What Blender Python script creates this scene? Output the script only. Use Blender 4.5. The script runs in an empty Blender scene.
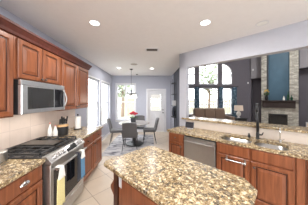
import bpy, bmesh, math, random
from math import sin, cos, pi, sqrt, atan, radians
from mathutils import Vector, Matrix
random.seed(7)
S = bpy.context.scene
COL = S.collection
R2 = sqrt(2)

# ------------------------------------------------------------------ camera, world, light
F_PX = 137.0
YAW = atan(3.5 / F_PX)
cd = bpy.data.cameras.new('camera')
cd.sensor_width = 36.0
cd.lens = 36.0 * F_PX / 308.0
cd.shift_y = -3.0 / 308.0
cd.clip_start = 0.02
cam = bpy.data.objects.new('camera', cd)
cam.location = (0, 0, 1.56)
cam.rotation_euler = (pi / 2, 0, -YAW)
COL.objects.link(cam)
S.camera = cam

W = bpy.data.worlds.new('sky')
S.world = W
W.use_nodes = True
bg = W.node_tree.nodes['Background']
bg.inputs['Color'].default_value = (0.93, 0.97, 1.0, 1)
bg.inputs['Strength'].default_value = 9.0

CAN_POWER = 24.0
S.view_settings.view_transform = 'Standard'
S.view_settings.look = 'None'
S.view_settings.gamma = 1.0
S.view_settings.use_curve_mapping = False
S.view_settings.exposure = -0.05
try:
    S.cycles.max_bounces = 14
    S.cycles.diffuse_bounces = 8
    S.cycles.transparent_max_bounces = 16
    S.cycles.use_denoising = True
    S.cycles.caustics_reflective = False
except Exception:
    pass

# ------------------------------------------------------------------ materials
def srgb(r, g, b):
    f = lambda c: (c / 255 / 12.92) if c / 255 <= 0.04045 else ((c / 255 + 0.055) / 1.055) ** 2.4
    return (f(r), f(g), f(b), 1)

def new_mat(name):
    m = bpy.data.materials.new(name)
    m.use_nodes = True
    nt = m.node_tree
    return m, nt, nt.nodes['Principled BSDF']

def node(nt, kind, **kw):
    n = nt.nodes.new(kind)
    for k, v in kw.items():
        setattr(n, k, v)
    return n

def ramp(nt, fac, stops, interp='LINEAR'):
    r = node(nt, 'ShaderNodeValToRGB')
    r.color_ramp.interpolation = interp
    el = r.color_ramp.elements
    while len(el) < len(stops):
        el.new(0.5)
    for e, (p, c) in zip(el, stops):
        e.position = p
        e.color = c
    nt.links.new(fac, r.inputs['Fac'])
    return r.outputs['Color']

def coords(nt, scale=(1, 1, 1), rot=(0, 0, 0), loc=(0, 0, 0)):
    tc = node(nt, 'ShaderNodeTexCoord')
    mp = node(nt, 'ShaderNodeMapping')
    mp.inputs['Scale'].default_value = scale
    mp.inputs['Rotation'].default_value = rot
    mp.inputs['Location'].default_value = loc
    nt.links.new(tc.outputs['Object'], mp.inputs['Vector'])
    return mp.outputs['Vector']

def bump(nt, b, height, strength=0.2, dist=0.01):
    n = node(nt, 'ShaderNodeBump')
    n.inputs['Strength'].default_value = strength
    n.inputs['Distance'].default_value = dist
    nt.links.new(height, n.inputs['Height'])
    nt.links.new(n.outputs['Normal'], b.inputs['Normal'])

def plain(name, col, rough=0.5, metal=0.0, var=0.06, scale=12.0, bmp=0.0, spec=0.5):
    m, nt, b = new_mat(name)
    nz = node(nt, 'ShaderNodeTexNoise')
    nz.inputs['Scale'].default_value = scale
    nt.links.new(coords(nt), nz.inputs['Vector'])
    lo = tuple(c * (1 - var) for c in col[:3]) + (1,)
    hi = tuple(min(1, c * (1 + var)) for c in col[:3]) + (1,)
    nt.links.new(ramp(nt, nz.outputs['Fac'], [(0.3, lo), (0.7, hi)]), b.inputs['Base Color'])
    b.inputs['Roughness'].default_value = rough
    b.inputs['Metallic'].default_value = metal
    b.inputs['Specular IOR Level'].default_value = spec
    if bmp:
        bump(nt, b, nz.outputs['Fac'], bmp)
    return m

def wood(name, dark, light, rough=0.3):
    m, nt, b = new_mat(name)
    nz = node(nt, 'ShaderNodeTexNoise')
    nz.inputs['Scale'].default_value = 1.0
    nz.inputs['Detail'].default_value = 5
    nz.inputs['Distortion'].default_value = 0.6
    nt.links.new(coords(nt, (28, 28, 2.0)), nz.inputs['Vector'])
    nt.links.new(ramp(nt, nz.outputs['Fac'], [(0.25, dark), (0.75, light)]), b.inputs['Base Color'])
    b.inputs['Roughness'].default_value = rough
    b.inputs['Specular IOR Level'].default_value = 0.4
    bump(nt, b, nz.outputs['Fac'], 0.06, 0.002)
    return m

def granite(name):
    m, nt, b = new_mat(name)
    v = coords(nt)
    nz = node(nt, 'ShaderNodeTexNoise')
    nz.inputs['Scale'].default_value = 30
    nz.inputs['Detail'].default_value = 3
    nt.links.new(v, nz.inputs['Vector'])
    mx = node(nt, 'ShaderNodeMix', data_type='RGBA', blend_type='LINEAR_LIGHT')
    mx.inputs['Factor'].default_value = 0.03
    nt.links.new(v, mx.inputs['A'])
    nt.links.new(nz.outputs['Color'], mx.inputs['B'])
    vo = node(nt, 'ShaderNodeTexVoronoi')
    vo.inputs['Scale'].default_value = 46
    nt.links.new(mx.outputs['Result'], vo.inputs['Vector'])
    sp_ = node(nt, 'ShaderNodeSeparateColor')
    nt.links.new(vo.outputs['Color'], sp_.inputs['Color'])
    cell = ramp(nt, sp_.outputs['Red'], [(0.0, srgb(58, 46, 36)), (0.16, srgb(122, 98, 70)), (0.34, srgb(172, 147, 104)),
                                         (0.52, srgb(210, 190, 148)), (0.78, srgb(230, 216, 182))], 'CONSTANT')
    edge = ramp(nt, vo.outputs['Distance'], [(0.28, (1, 1, 1, 1)), (0.58, (0.30, 0.22, 0.13, 1))])
    m1 = node(nt, 'ShaderNodeMix', data_type='RGBA', blend_type='MULTIPLY')
    m1.inputs['Factor'].default_value = 0.9
    nt.links.new(cell, m1.inputs['A'])
    nt.links.new(edge, m1.inputs['B'])
    vo2 = node(nt, 'ShaderNodeTexVoronoi')
    vo2.inputs['Scale'].default_value = 130
    nt.links.new(v, vo2.inputs['Vector'])
    sp2 = node(nt, 'ShaderNodeSeparateColor')
    nt.links.new(vo2.outputs['Color'], sp2.inputs['Color'])
    fleck = ramp(nt, sp2.outputs['Green'], [(0.0, srgb(52, 44, 36)), (0.14, srgb(146, 120, 88)), (0.4, srgb(200, 184, 150)), (0.7, srgb(226, 214, 188))], 'CONSTANT')
    mm = node(nt, 'ShaderNodeMix', data_type='RGBA')
    mm.inputs['Factor'].default_value = 0.25
    nt.links.new(m1.outputs['Result'], mm.inputs['A'])
    nt.links.new(fleck, mm.inputs['B'])
    nt.links.new(mm.outputs['Result'], b.inputs['Base Color'])
    b.inputs['Roughness'].default_value = 0.27
    return m

def brick_mat(name, c1, c2, mortar, bw, bh, msize, rot=(0, 0, 0), swap=False, offset=0.5, rough=0.5, nscale=6, nfac=0.35, bmp=0.3, loc=(0, 0, 0), bdist=0.004):
    m, nt, b = new_mat(name)
    tc = node(nt, 'ShaderNodeTexCoord')
    vec = tc.outputs['Object']
    if swap:                                   # walls: run the courses along x+y and z
        sx = node(nt, 'ShaderNodeSeparateXYZ')
        nt.links.new(vec, sx.inputs[0])
        ad = node(nt, 'ShaderNodeMath', operation='ADD')
        nt.links.new(sx.outputs['X'], ad.inputs[0])
        nt.links.new(sx.outputs['Y'], ad.inputs[1])
        cb = node(nt, 'ShaderNodeCombineXYZ')
        nt.links.new(ad.outputs[0], cb.inputs['X'])
        nt.links.new(sx.outputs['Z'], cb.inputs['Y'])
        vec = cb.outputs[0]
    mp = node(nt, 'ShaderNodeMapping')
    mp.inputs['Rotation'].default_value = rot
    mp.inputs['Location'].default_value = loc
    nt.links.new(vec, mp.inputs['Vector'])
    br = node(nt, 'ShaderNodeTexBrick')
    br.offset = offset
    br.inputs['Scale'].default_value = 1.0
    br.inputs['Brick Width'].default_value = bw
    br.inputs['Row Height'].default_value = bh
    br.inputs['Mortar Size'].default_value = msize
    br.inputs['Mortar Smooth'].default_value = 0.2
    br.inputs['Color1'].default_value = c1
    br.inputs['Color2'].default_value = c2
    br.inputs['Mortar'].default_value = mortar
    nt.links.new(mp.outputs['Vector'], br.inputs['Vector'])
    nz = node(nt, 'ShaderNodeTexNoise')
    nz.inputs['Scale'].default_value = nscale
    nz.inputs['Detail'].default_value = 5
    nt.links.new(tc.outputs['Object'], nz.inputs['Vector'])
    g = ramp(nt, nz.outputs['Fac'], [(0.3, (0.62, 0.58, 0.54, 1)), (0.7, (1, 1, 1, 1))])
    mx = node(nt, 'ShaderNodeMix', data_type='RGBA', blend_type='MULTIPLY')
    mx.inputs['Factor'].default_value = nfac
    nt.links.new(br.outputs['Color'], mx.inputs['A'])
    nt.links.new(g, mx.inputs['B'])
    nt.links.new(mx.outputs['Result'], b.inputs['Base Color'])
    b.inputs['Roughness'].default_value = rough
    inv = node(nt, 'ShaderNodeMath', operation='SUBTRACT')
    inv.inputs[0].default_value = 1.0
    nt.links.new(br.outputs['Fac'], inv.inputs[1])
    bump(nt, b, inv.outputs[0], bmp, bdist)
    return m

def glass_mat(name, tint=(1, 1, 1, 1), fac=0.06):
    m = bpy.data.materials.new(name)
    m.use_nodes = True
    nt = m.node_tree
    nt.nodes.remove(nt.nodes['Principled BSDF'])
    t = node(nt, 'ShaderNodeBsdfTransparent')
    t.inputs['Color'].default_value = tint
    g = node(nt, 'ShaderNodeBsdfGlossy')
    g.inputs['Roughness'].default_value = 0.02
    lw = node(nt, 'ShaderNodeLayerWeight')
    pw = node(nt, 'ShaderNodeMath', operation='POWER')
    pw.inputs[1].default_value = 5.0
    ad = node(nt, 'ShaderNodeMath', operation='MULTIPLY_ADD')
    ad.inputs[1].default_value = 0.6
    ad.inputs[2].default_value = 0.03
    mx = node(nt, 'ShaderNodeMixShader')
    nt.links.new(lw.outputs['Facing'], pw.inputs[0])
    nt.links.new(pw.outputs[0], ad.inputs[0])
    nt.links.new(ad.outputs[0], mx.inputs[0])
    nt.links.new(t.outputs[0], mx.inputs[1])
    nt.links.new(g.outputs[0], mx.inputs[2])
    nt.links.new(mx.outputs[0], nt.nodes['Material Output'].inputs['Surface'])
    return m

def emit_mat(name, col, strength):
    m, nt, b = new_mat(name)
    b.inputs['Base Color'].default_value = (0.9, 0.9, 0.88, 1)
    b.inputs['Emission Color'].default_value = col
    b.inputs['Emission Strength'].default_value = strength
    return m

def fabric(name, c1, c2, scale=300, rough=0.9, sheen=0.2):
    m, nt, b = new_mat(name)
    nz = node(nt, 'ShaderNodeTexNoise')
    nz.inputs['Scale'].default_value = scale
    nt.links.new(coords(nt), nz.inputs['Vector'])
    nt.links.new(ramp(nt, nz.outputs['Fac'], [(0.3, c1), (0.7, c2)]), b.inputs['Base Color'])
    b.inputs['Roughness'].default_value = rough
    b.inputs['Sheen Weight'].default_value = sheen
    bump(nt, b, nz.outputs['Fac'], 0.15, 0.002)
    return m

M = {}
M['wall'] = plain('grey_lavender_paint', srgb(174, 176, 188), 0.75, var=0.015)
M['ceil'] = plain('warm_ceiling_paint', srgb(231, 229, 229), 0.9, var=0.012)
M['header'] = plain('pale_header_paint', srgb(178, 179, 187), 0.75, var=0.015)
M['cream'] = plain('cream_wall_paint', srgb(206, 194, 182), 0.6, var=0.02)
M['dark_wall'] = plain('dark_grey_paint', srgb(104, 101, 110), 0.8, var=0.03)
M['charcoal'] = plain('charcoal_paint', srgb(66, 67, 77), 0.8, var=0.03)
M['lit_soffit'] = plain('window_lit_soffit_grey', srgb(152, 150, 156), 0.8, var=0.02)  # lighter than dark_wall: paints in window light on the corner wall
M['glaze'] = plain('dark_glaze', srgb(66, 33, 20), 0.4)
M['white'] = plain('white_gloss_paint', srgb(216, 216, 219), 0.4, var=0.01)
M['wood'] = wood('cherry_wood', srgb(107, 61, 39), srgb(151, 92, 61))
M['wood_dark'] = wood('dark_cherry_wood', srgb(58, 26, 16), srgb(84, 40, 26))
M['crown'] = wood('crown_cherry_wood', srgb(66, 28, 20), srgb(92, 42, 30), 0.6)
M['granite'] = granite('speckled_granite')
M['tile'] = brick_mat('beige_floor_tile', srgb(205, 190, 172), srgb(194, 178, 160), srgb(156, 142, 128), 0.46, 0.46, 0.006,
                      rot=(0, 0, -pi / 4), offset=0.0, rough=0.35, nscale=5, nfac=0.22, bmp=0.15, loc=(-0.0, 0.06, 0))
M['travertine'] = brick_mat('tumbled_travertine', srgb(232, 216, 204), srgb(222, 205, 193), srgb(206, 190, 179), 0.305, 0.23, 0.004,
                            swap=True, offset=0.0, rough=0.55, nscale=9, nfac=0.22, bmp=0.1)
M['stone'] = brick_mat('stacked_ledger_stone', srgb(226, 225, 217), srgb(172, 170, 162), srgb(112, 109, 104), 0.17, 0.055, 0.003,
                       swap=True, offset=0.37, rough=0.8, nscale=20, nfac=0.8, bmp=0.8, bdist=0.03)
M['blue'] = plain('blue_niche_paint', srgb(82, 114, 136), 0.5, var=0.12, scale=1.6)
M['steel'] = plain('brushed_steel', (0.50, 0.49, 0.48, 1), 0.32, 0.95, 0.04, 60)
M['bright_steel'] = plain('bright_brushed_steel', (0.74, 0.75, 0.76, 1), 0.3, 0.9, 0.04, 60)
M['sink_steel'] = plain('satin_sink_steel', (0.33, 0.32, 0.31, 1), 0.28, 1.0, 0.06, 40)
M['chrome'] = plain('polished_chrome', (0.8, 0.8, 0.8, 1), 0.12, 1.0, 0.01)
M['black_gloss'] = plain('black_glass', (0.012, 0.012, 0.014, 1), 0.06, 0, 0.05)
M['black'] = plain('matt_black', (0.016, 0.016, 0.017, 1), 0.45, 0, 0.1)
M['iron'] = plain('cast_iron', (0.05, 0.05, 0.052, 1), 0.45, 0.3, 0.15, 40)
M['bronze'] = plain('dark_bronze', (0.04, 0.032, 0.027, 1), 0.4, 0.7, 0.1)
M['pewter'] = plain('dark_pewter', (0.12, 0.11, 0.1, 1), 0.35, 0.8, 0.1)
M['glass'] = glass_mat('window_glass')
M['clear'] = glass_mat('clear_glass', (0.93, 0.96, 0.95, 1))
M['lamp_on'] = emit_mat('lit_lens', (1, 0.97, 0.92, 1), 6.0)
M['bulb'] = emit_mat('lit_bulb', (1, 0.95, 0.86, 1), 9.0)
M['frosted'] = emit_mat('frosted_lit_glass', (1, 0.96, 0.88, 1), 0.9)
M['paper'] = plain('white_paper', srgb(240, 238, 234), 0.9, var=0.01)
M['ceramic'] = plain('white_ceramic', srgb(240, 240, 236), 0.2, var=0.01)
M['pink'] = plain('pink_cap', srgb(206, 150, 138), 0.5)
M['beech'] = wood('light_beech', srgb(190, 150, 104), srgb(214, 176, 130), 0.5)
M['grey_fabric'] = fabric('grey_upholstery', srgb(78, 77, 79), srgb(98, 97, 99))
M['brown_fabric'] = fabric('brown_suede', srgb(112, 92, 78), srgb(136, 114, 98), 90)
M['yellow'] = fabric('pale_yellow_terry', srgb(222, 208, 140), srgb(236, 226, 168))
M['white_knit'] = fabric('white_knit', srgb(232, 230, 224), srgb(246, 244, 240))
M['blue_cloth'] = fabric('blue_terry', srgb(66, 116, 156), srgb(96, 150, 188))
M['navy_cloth'] = fabric('dark_navy_cloth', srgb(28, 32, 44), srgb(44, 48, 62))
M['table'] = plain('pale_stone_table', srgb(146, 143, 139), 0.25, var=0.06)
M['red'] = plain('red_petals', srgb(178, 26, 56), 0.7, var=0.3, scale=40)
M['yellow_petal'] = plain('yellow_petals', srgb(226, 184, 60), 0.6, var=0.15, scale=40)
M['green'] = plain('leaf_green', srgb(70, 98, 52), 0.6, var=0.3, scale=30)
M['bottle_green'] = plain('green_bottle_glass', srgb(34, 70, 52), 0.1, var=0.1)
M['shade'] = plain('cream_lampshade', srgb(228, 212, 196), 0.8, var=0.02)
M['foliage'] = plain('tree_foliage', srgb(138, 148, 124), 0.8, var=0.15, scale=3)
M['bark'] = plain('tree_bark', srgb(116, 98, 82), 0.9, var=0.2)
M['lawn'] = plain('lawn', srgb(118, 120, 106), 0.95, var=0.12, scale=4)
M['fence'] = plain('weathered_fence', srgb(164, 157, 138), 0.85, var=0.1, scale=8)
M['house'] = plain('pale_siding', srgb(150, 148, 144), 0.85, var=0.04)
M['roof'] = plain('grey_shingle', srgb(160, 160, 168), 0.9, var=0.1, scale=10)
M['slate'] = plain('charcoal_plastic', srgb(70, 72, 78), 0.3)
M['screen'] = plain('dark_screen', srgb(52, 54, 60), 0.1, var=0.15, scale=9)
M['grille'] = plain('vent_shadow', srgb(74, 66, 60), 0.7)

def curtain_mat():
    m, nt, b = new_mat('blue_patterned_drape')
    vo = node(nt, 'ShaderNodeTexVoronoi')
    vo.inputs['Scale'].default_value = 9
    nt.links.new(coords(nt), vo.inputs['Vector'])
    c = ramp(nt, vo.outputs['Distance'], [(0.0, srgb(186, 200, 208)), (0.25, srgb(140, 164, 180)), (0.5, srgb(70, 94, 114))])
    nt.links.new(c, b.inputs['Base Color'])
    b.inputs['Roughness'].default_value = 0.9
    return m
M['drape'] = curtain_mat()

def rug_mat():
    m, nt, b = new_mat('grey_streaked_rug')
    nz = node(nt, 'ShaderNodeTexNoise')
    nz.inputs['Scale'].default_value = 1.0
    nz.inputs['Detail'].default_value = 4
    nz.inputs['Distortion'].default_value = 1.2
    nt.links.new(coords(nt, (3.0, 8.0, 1), (0, 0, 0.6)), nz.inputs['Vector'])
    c = ramp(nt, nz.outputs['Fac'], [(0.36, srgb(98, 96, 102)), (0.46, srgb(168, 166, 170)), (0.58, srgb(196, 192, 192)), (0.72, srgb(140, 138, 142))])
    nt.links.new(c, b.inputs['Base Color'])
    b.inputs['Roughness'].default_value = 0.95
    return m
M['rug'] = rug_mat()

def microwave_window_mat():
    m, nt, b = new_mat('microwave_window_glass')
    vo = node(nt, 'ShaderNodeTexVoronoi')
    vo.inputs['Scale'].default_value = 220
    nt.links.new(coords(nt), vo.inputs['Vector'])
    c = ramp(nt, vo.outputs['Distance'], [(0.2, (0.006, 0.006, 0.006, 1)), (0.6, (0.05, 0.05, 0.05, 1))])
    nt.links.new(c, b.inputs['Base Color'])
    b.inputs['Roughness'].default_value = 0.05
    b.inputs['Specular IOR Level'].default_value = 0.9
    return m
M['dark_enamel'] = plain('dark_enamel', (0.05, 0.05, 0.052, 1), 0.18, 0, 0.1)
M['mw_glass'] = microwave_window_mat()

# ------------------------------------------------------------------ mesh helpers
class MB:
    """collects shapes into one mesh"""
    def __init__(s):
        s.v, s.f = [], []
    def add(s, vs, fs):
        o = len(s.v)
        s.v += [tuple(p) for p in vs]
        s.f += [tuple(i + o for i in f) for f in fs]
        return s
    def box(s, x0, x1, y0, y1, z0, z1):
        return s.add([(x0, y0, z0), (x1, y0, z0), (x1, y1, z0), (x0, y1, z0), (x0, y0, z1), (x1, y0, z1), (x1, y1, z1), (x0, y1, z1)],
                     [(0, 3, 2, 1), (4, 5, 6, 7), (0, 1, 5, 4), (1, 2, 6, 5), (2, 3, 7, 6), (3, 0, 4, 7)])
    def prism(s, poly, a0, a1, axis='z'):
        """poly: 2D points; axis z -> (x,y), axis y -> (x,z), axis x -> (y,z)"""
        n = len(poly)
        def P(p, a):
            return {'z': (p[0], p[1], a), 'y': (p[0], a, p[1]), 'x': (a, p[0], p[1])}[axis]
        vs = [P(p, a0) for p in poly] + [P(p, a1) for p in poly]
        fs = [tuple(range(n))[::-1], tuple(range(n, 2 * n))] + [(i, (i + 1) % n, (i + 1) % n + n, i + n) for i in range(n)]
        return s.add(vs, fs)
    def tube(s, pts, r, seg=10, cap=True):
        pts = [Vector(p) for p in pts]
        rs = r if isinstance(r, (list, tuple)) else [r] * len(pts)
        vs, fs = [], []
        for i, p in enumerate(pts):
            d = (pts[min(i + 1, len(pts) - 1)] - pts[max(i - 1, 0)]).normalized()
            a = Vector((0, 0, 1)) if abs(d.z) < 0.9 else Vector((1, 0, 0))
            u = d.cross(a).normalized()
            w = d.cross(u).normalized()
            for k in range(seg):
                t = 2 * pi * k / seg
                vs.append(p + (u * cos(t) + w * sin(t)) * rs[i])
        for i in range(len(pts) - 1):
            for k in range(seg):
                a, b = i * seg + k, i * seg + (k + 1) % seg
                fs.append((a, b, b + seg, a + seg))
        if cap:
            fs.append(tuple(range(seg))[::-1])
            fs.append(tuple(range((len(pts) - 1) * seg, len(pts) * seg)))
        return s.add(vs, fs)
    def lathe(s, prof, c=(0, 0, 0), seg=24, axis='z', squash=(1, 1)):
        """prof: (radius, height) pairs, closed at both ends when the radius is > 0"""
        vs, fs = [], []
        n = len(prof)
        for (r, h) in prof:
            for k in range(seg):
                t = 2 * pi * k / seg
                x, y = r * cos(t) * squash[0], r * sin(t) * squash[1]
                vs.append({'z': (c[0] + x, c[1] + y, c[2] + h), 'y': (c[0] + x, c[1] + h, c[2] + y), 'x': (c[0] + h, c[1] + x, c[2] + y)}[axis])
        for i in range(n - 1):
            for k in range(seg):
                a, b = i * seg + k, i * seg + (k + 1) % seg
                fs.append((a, b, b + seg, a + seg))
        fs.append(tuple(range(seg))[::-1])
        fs.append(tuple(range((n - 1) * seg, n * seg)))
        return s.add(vs, fs)
    def ball(s, c, r, seg=12, rings=8):
        rx, ry, rz = r if isinstance(r, (tuple, list)) else (r, r, r)
        vs, fs = [], []
        for i in range(rings + 1):
            ph = pi * i / rings
            q = max(sin(ph), 0.02)
            for k in range(seg):
                t = 2 * pi * k / seg
                vs.append((c[0] + rx * q * cos(t), c[1] + ry * q * sin(t), c[2] - rz * cos(ph)))
        for i in range(rings):
            for k in range(seg):
                a, b = i * seg + k, i * seg + (k + 1) % seg
                fs.append((a, b, b + seg, a + seg))
        fs.append(tuple(range(seg))[::-1])
        fs.append(tuple(range(rings * seg, (rings + 1) * seg)))
        return s.add(vs, fs)
    def panel(s, x0, x1, z0, z1, rings, yb=0.0):
        """front facing -y: rings of (inset, y); back at yb"""
        vs, fs = [], []
        rr = [(0, yb)] + rings
        for ins, y in rr:
            vs += [(x0 + ins, y, z0 + ins), (x1 - ins, y, z0 + ins), (x1 - ins, y, z1 - ins), (x0 + ins, y, z1 - ins)]
        for i in range(len(rr) - 1):
            for k in range(4):
                a, b = i * 4 + k, i * 4 + (k + 1) % 4
                fs.append((a, b, b + 4, a + 4))
        n = (len(rr) - 1) * 4
        fs.append((n, n + 1, n + 2, n + 3))
        fs.append((3, 2, 1, 0))
        return s.add(vs, fs)
    def build(s, name, mat, parent=None, bevel=0.0, smooth=False, segs=2, subsurf=0):
        me = bpy.data.meshes.new(name)
        me.from_pydata(s.v, [], s.f)
        bm = bmesh.new()
        bm.from_mesh(me)
        bmesh.ops.recalc_face_normals(bm, faces=bm.faces)
        bm.to_mesh(me)
        bm.free()
        me.materials.append(M[mat] if isinstance(mat, str) else mat)
        o = bpy.data.objects.new(name, me)
        COL.objects.link(o)
        if parent:
            o.parent = parent
        if bevel:
            b = o.modifiers.new('edges', 'BEVEL')
            b.width = bevel
            b.segments = segs
            b.limit_method = 'ANGLE'
        if subsurf:
            q = o.modifiers.new('soft', 'SUBSURF')
            q.levels = q.render_levels = subsurf
        if smooth:
            for p in me.polygons:
                p.use_smooth = True
        return o

def tag(o, label, cat, group=None, kind=None):
    o['label'] = label
    o['category'] = cat
    if group:
        o['group'] = group
    if kind:
        o['kind'] = kind
    return o

def thing(name, label, cat, loc=(0, 0, 0), rz=0.0, group=None):
    o = bpy.data.objects.new(name, None)
    o.empty_display_size = 0.1
    COL.objects.link(o)
    o.location = loc
    o.rotation_euler = (0, 0, rz)
    return tag(o, label, cat, group)

def struct(name, mb, mat, parent=None, label=None, **kw):
    o = mb.build(name, mat, parent, **kw)
    if not parent:
        o['kind'] = 'structure'
        if label:
            o['label'] = label
    return o

def place(o, loc, rz=0.0):
    o.location = loc
    o.rotation_euler = (0, 0, rz)
    return o

def copy_tree(o, loc=None, rz=None, label=None, parent=None):
    c = o.copy()
    COL.objects.link(c)
    c.parent = parent
    if loc is not None:
        c.location = loc
    if rz is not None:
        c.rotation_euler = (0, 0, rz)
    if label:
        c['label'] = label
    for ch in list(o.children):
        copy_tree(ch, parent=c)
    return c

D45 = -pi / 4                      # local x runs along the peninsula, local y away from the kitchen
def sp(s, p, z=0.0):
    return ((s + p) / R2, (p - s) / R2, z)

# ------------------------------------------------------------------ the room
XW, YB, ZC = -1.83, 6.57, 2.70     # side wall, end wall, kitchen ceiling
XR = 1.02                          # dark wall past the peninsula
PW = 2.934                         # peninsula wall plane
LZ = 5.0                           # living room ceiling

# floor: kitchen tile and living room floor share one slab
struct('floor', MB().box(-2.2, 9.6, -2.6, 8.7, -0.1, 0.0), 'tile')
ceil_poly = [(-1.98, -2.35), (3.35, -2.35), (3.35, 0.95), sp(-1.905, PW + 0.05)[:2], (XR + 0.14, 4.55), (XR + 0.14, 6.7), (-1.98, 6.7)]
struct('ceiling', MB().prism(ceil_poly, ZC, ZC + 0.1), 'ceil')
LIV = [(1.16, 8.62), (1.16, 4.5), sp(-1.905, PW + 0.10)[:2], sp(4.6, PW + 0.14)[:2], (9.0, -1.6), (9.0, 6.0), (6.3, 8.62)]
struct('ceiling_living', MB().prism(LIV, LZ, LZ + 0.1), 'ceil')

# side wall with two windows
WZ0, WZ1 = 0.64, 2.24
WL = [(4.02, 4.93), (5.15, 6.10)]
m = MB()
ys = [-2.35, WL[0][0], WL[0][1], WL[1][0], WL[1][1], 6.7]
for a, b in ((0, 1), (2, 3), (4, 5)):
    m.box(XW - 0.14, XW, ys[a], ys[b], 0, ZC)
for (a, b) in WL:
    m.box(XW - 0.14, XW, a, b, 0, WZ0).box(XW - 0.14, XW, a, b, WZ1, ZC)
struct('wall_left', m, 'wall')

# end wall with a double window and the patio door
BW = (-1.62, -0.74, 0.60, 2.29)
DR = (-0.115, 0.665, 0.0, 1.985)
m = MB()
m.box(XW, BW[0], YB, YB + 0.14, 0, ZC).box(BW[1], DR[0], YB, YB + 0.14, 0, ZC).box(DR[1], XR + 0.14, YB, YB + 0.14, 0, ZC)
m.box(BW[0], BW[1], YB, YB + 0.14, 0, BW[2]).box(BW[0], BW[1], YB, YB + 0.14, BW[3], ZC)
m.box(DR[0], DR[1], YB, YB + 0.14, DR[3], ZC)
struct('wall_back', m, 'wall')

# dining side wall: grey end strip, dark painted stretch
struct('wall_dining', MB().box(XR, XR + 0.14, 6.05, YB, 0, ZC), 'wall')
struct('wall_dining_dark', MB().box(XR, XR + 0.14, 4.55, 6.05, 0, ZC), 'charcoal')
# living room continuation of that wall, higher and beyond
struct('wall_living_side', MB().box(XR + 0.14, XR + 0.16, 4.55, 8.47, 0, LZ).box(XR, XR + 0.14, YB + 0.14, 8.47, 0, LZ), 'dark_wall')

# peninsula wall: pier, half wall, header
HS0, HS1 = -1.72, 1.35             # opening along the wall
HB = 2.325
pm = MB().box(-1.905, HS0, PW, PW + 0.14, 0, ZC)
place(struct('wall_pier', pm, 'header'), (0, 0, 0), D45)
place(struct('wall_header', MB().box(-1.905, 4.6, PW, PW + 0.14, HB, ZC).box(HS1, 4.6, PW, PW + 0.14, 0, HB), 'header'), (0, 0, 0), D45)
struct('wall_passage_light_stop', MB().prism([sp(-1.905, PW + 0.02)[:2], sp(-1.905, PW + 0.12)[:2], (1.16, 4.55), (1.06, 4.55)], 2.45, LZ), 'dark_wall')  # unseen wall added above the passage to even out the light
place(struct('wall_header_living', MB().box(-1.905, 4.6, PW + 0.10, PW + 0.14, ZC, LZ), 'dark_wall'), (0, 0, 0), D45)
place(struct('wall_half', MB().box(HS0, HS1, PW, PW + 0.14, 0, 1.078), 'cream'), (0, 0, 0), D45)

# closing walls behind the camera, each with a wide bare opening added to let in fill light
m = MB().box(-1.97, -0.1, -2.35, -2.2, 0, ZC).box(2.3, 3.35, -2.35, -2.2, 0, ZC).box(-0.1, 2.3, -2.35, -2.2, 2.3, ZC)
struct('wall_rear', m, 'wall')
m = MB().box(3.2, 3.35, -2.2, -1.5, 0, ZC).box(3.2, 3.35, 0.0, 0.95, 0, ZC).box(3.2, 3.35, -1.5, 0.0, 2.2, ZC).box(3.2, 3.35, -1.5, 0.0, 0, 0.95)
struct('wall_right', m, 'wall')

# living room: window wall, corner wall, closing walls
YL = 8.47
CX = 3.635
CW = (3.02, 4.25)
SWR = (4.48, 5.14)
SWL = (2 * CX - 5.14, 2 * CX - 4.48)
m = MB()
m.box(1.16, SWL[0], YL, YL + 0.16, 0, LZ).box(SWR[1], 6.35, YL, YL + 0.16, 0, LZ)
for a, b in (SWL, CW, SWR):
    m.box(a, b, YL, YL + 0.16, 0, 0.62).box(a, b, YL, YL + 0.16, 2.28, 2.5)
m.box(SWL[1], CW[0], YL, YL + 0.16, 0, LZ).box(CW[1], SWR[0], YL, YL + 0.16, 0, LZ)
m.box(CW[0], CW[1], YL, YL + 0.16, 4.08, LZ)
def qarc(sign):
    xi, xo = (SWR[0], SWR[1]) if sign > 0 else (SWL[1], SWL[0])
    return [(xi + (xo - xi) * sin(t * pi / 20), 3.16 + 0.66 * cos(t * pi / 20)) for t in range(11)]
for sg in (1, -1):
    arc = qarc(sg)
    xo = arc[-1][0]
    xi = arc[0][0]
    for i in range(10):
        (ax, az), (bx, bz) = arc[i], arc[i + 1]
        m.prism([(ax, az), (bx, bz), (bx, LZ), (ax, LZ)], YL, YL + 0.16, 'y')
struct('wall_living_windows', m, 'dark_wall')
PC = 14.7 / R2                     # corner wall plane
m = MB()
NZ = 2.84
# the wall above the two side recesses, and the returns of the recesses
place(struct('wall_soffit', MB().box(-1.58, -0.96, PC, PC + 0.12, NZ, LZ).box(0.58, 2.6, PC, PC + 0.12, 3.17, LZ), 'lit_soffit'), (0, 0, 0), D45)
m.box(-1.75, 2.8, PC + 0.42, PC + 0.55, 0, LZ)
m.box(-1.75, -1.5, PC, PC + 0.42, 0, LZ).box(2.4, 2.6, PC, PC + 0.42, 0, LZ)
m.box(-1.5, -0.96, PC, PC + 0.42, NZ, NZ + 0.05).box(0.56, 2.4, PC, PC + 0.42, 3.17, 3.22)
place(struct('wall_corner', m, 'dark_wall'), (0, 0, 0), D45)
struct('wall_living_far', MB().box(8.9, 9.05, -1.7, 5.98, 0, LZ), 'dark_wall')
m = MB().box(5.3, 6.3, -1.75, -1.6, 0, LZ).box(8.0, 9.0, -1.75, -1.6, 0, LZ).box(6.3, 8.0, -1.75, -1.6, 0, 0.9).box(6.3, 8.0, -1.75, -1.6, 2.4, LZ)  # unseen opening added here to let more light into the living room
struct('wall_living_near', m, 'dark_wall')

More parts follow.
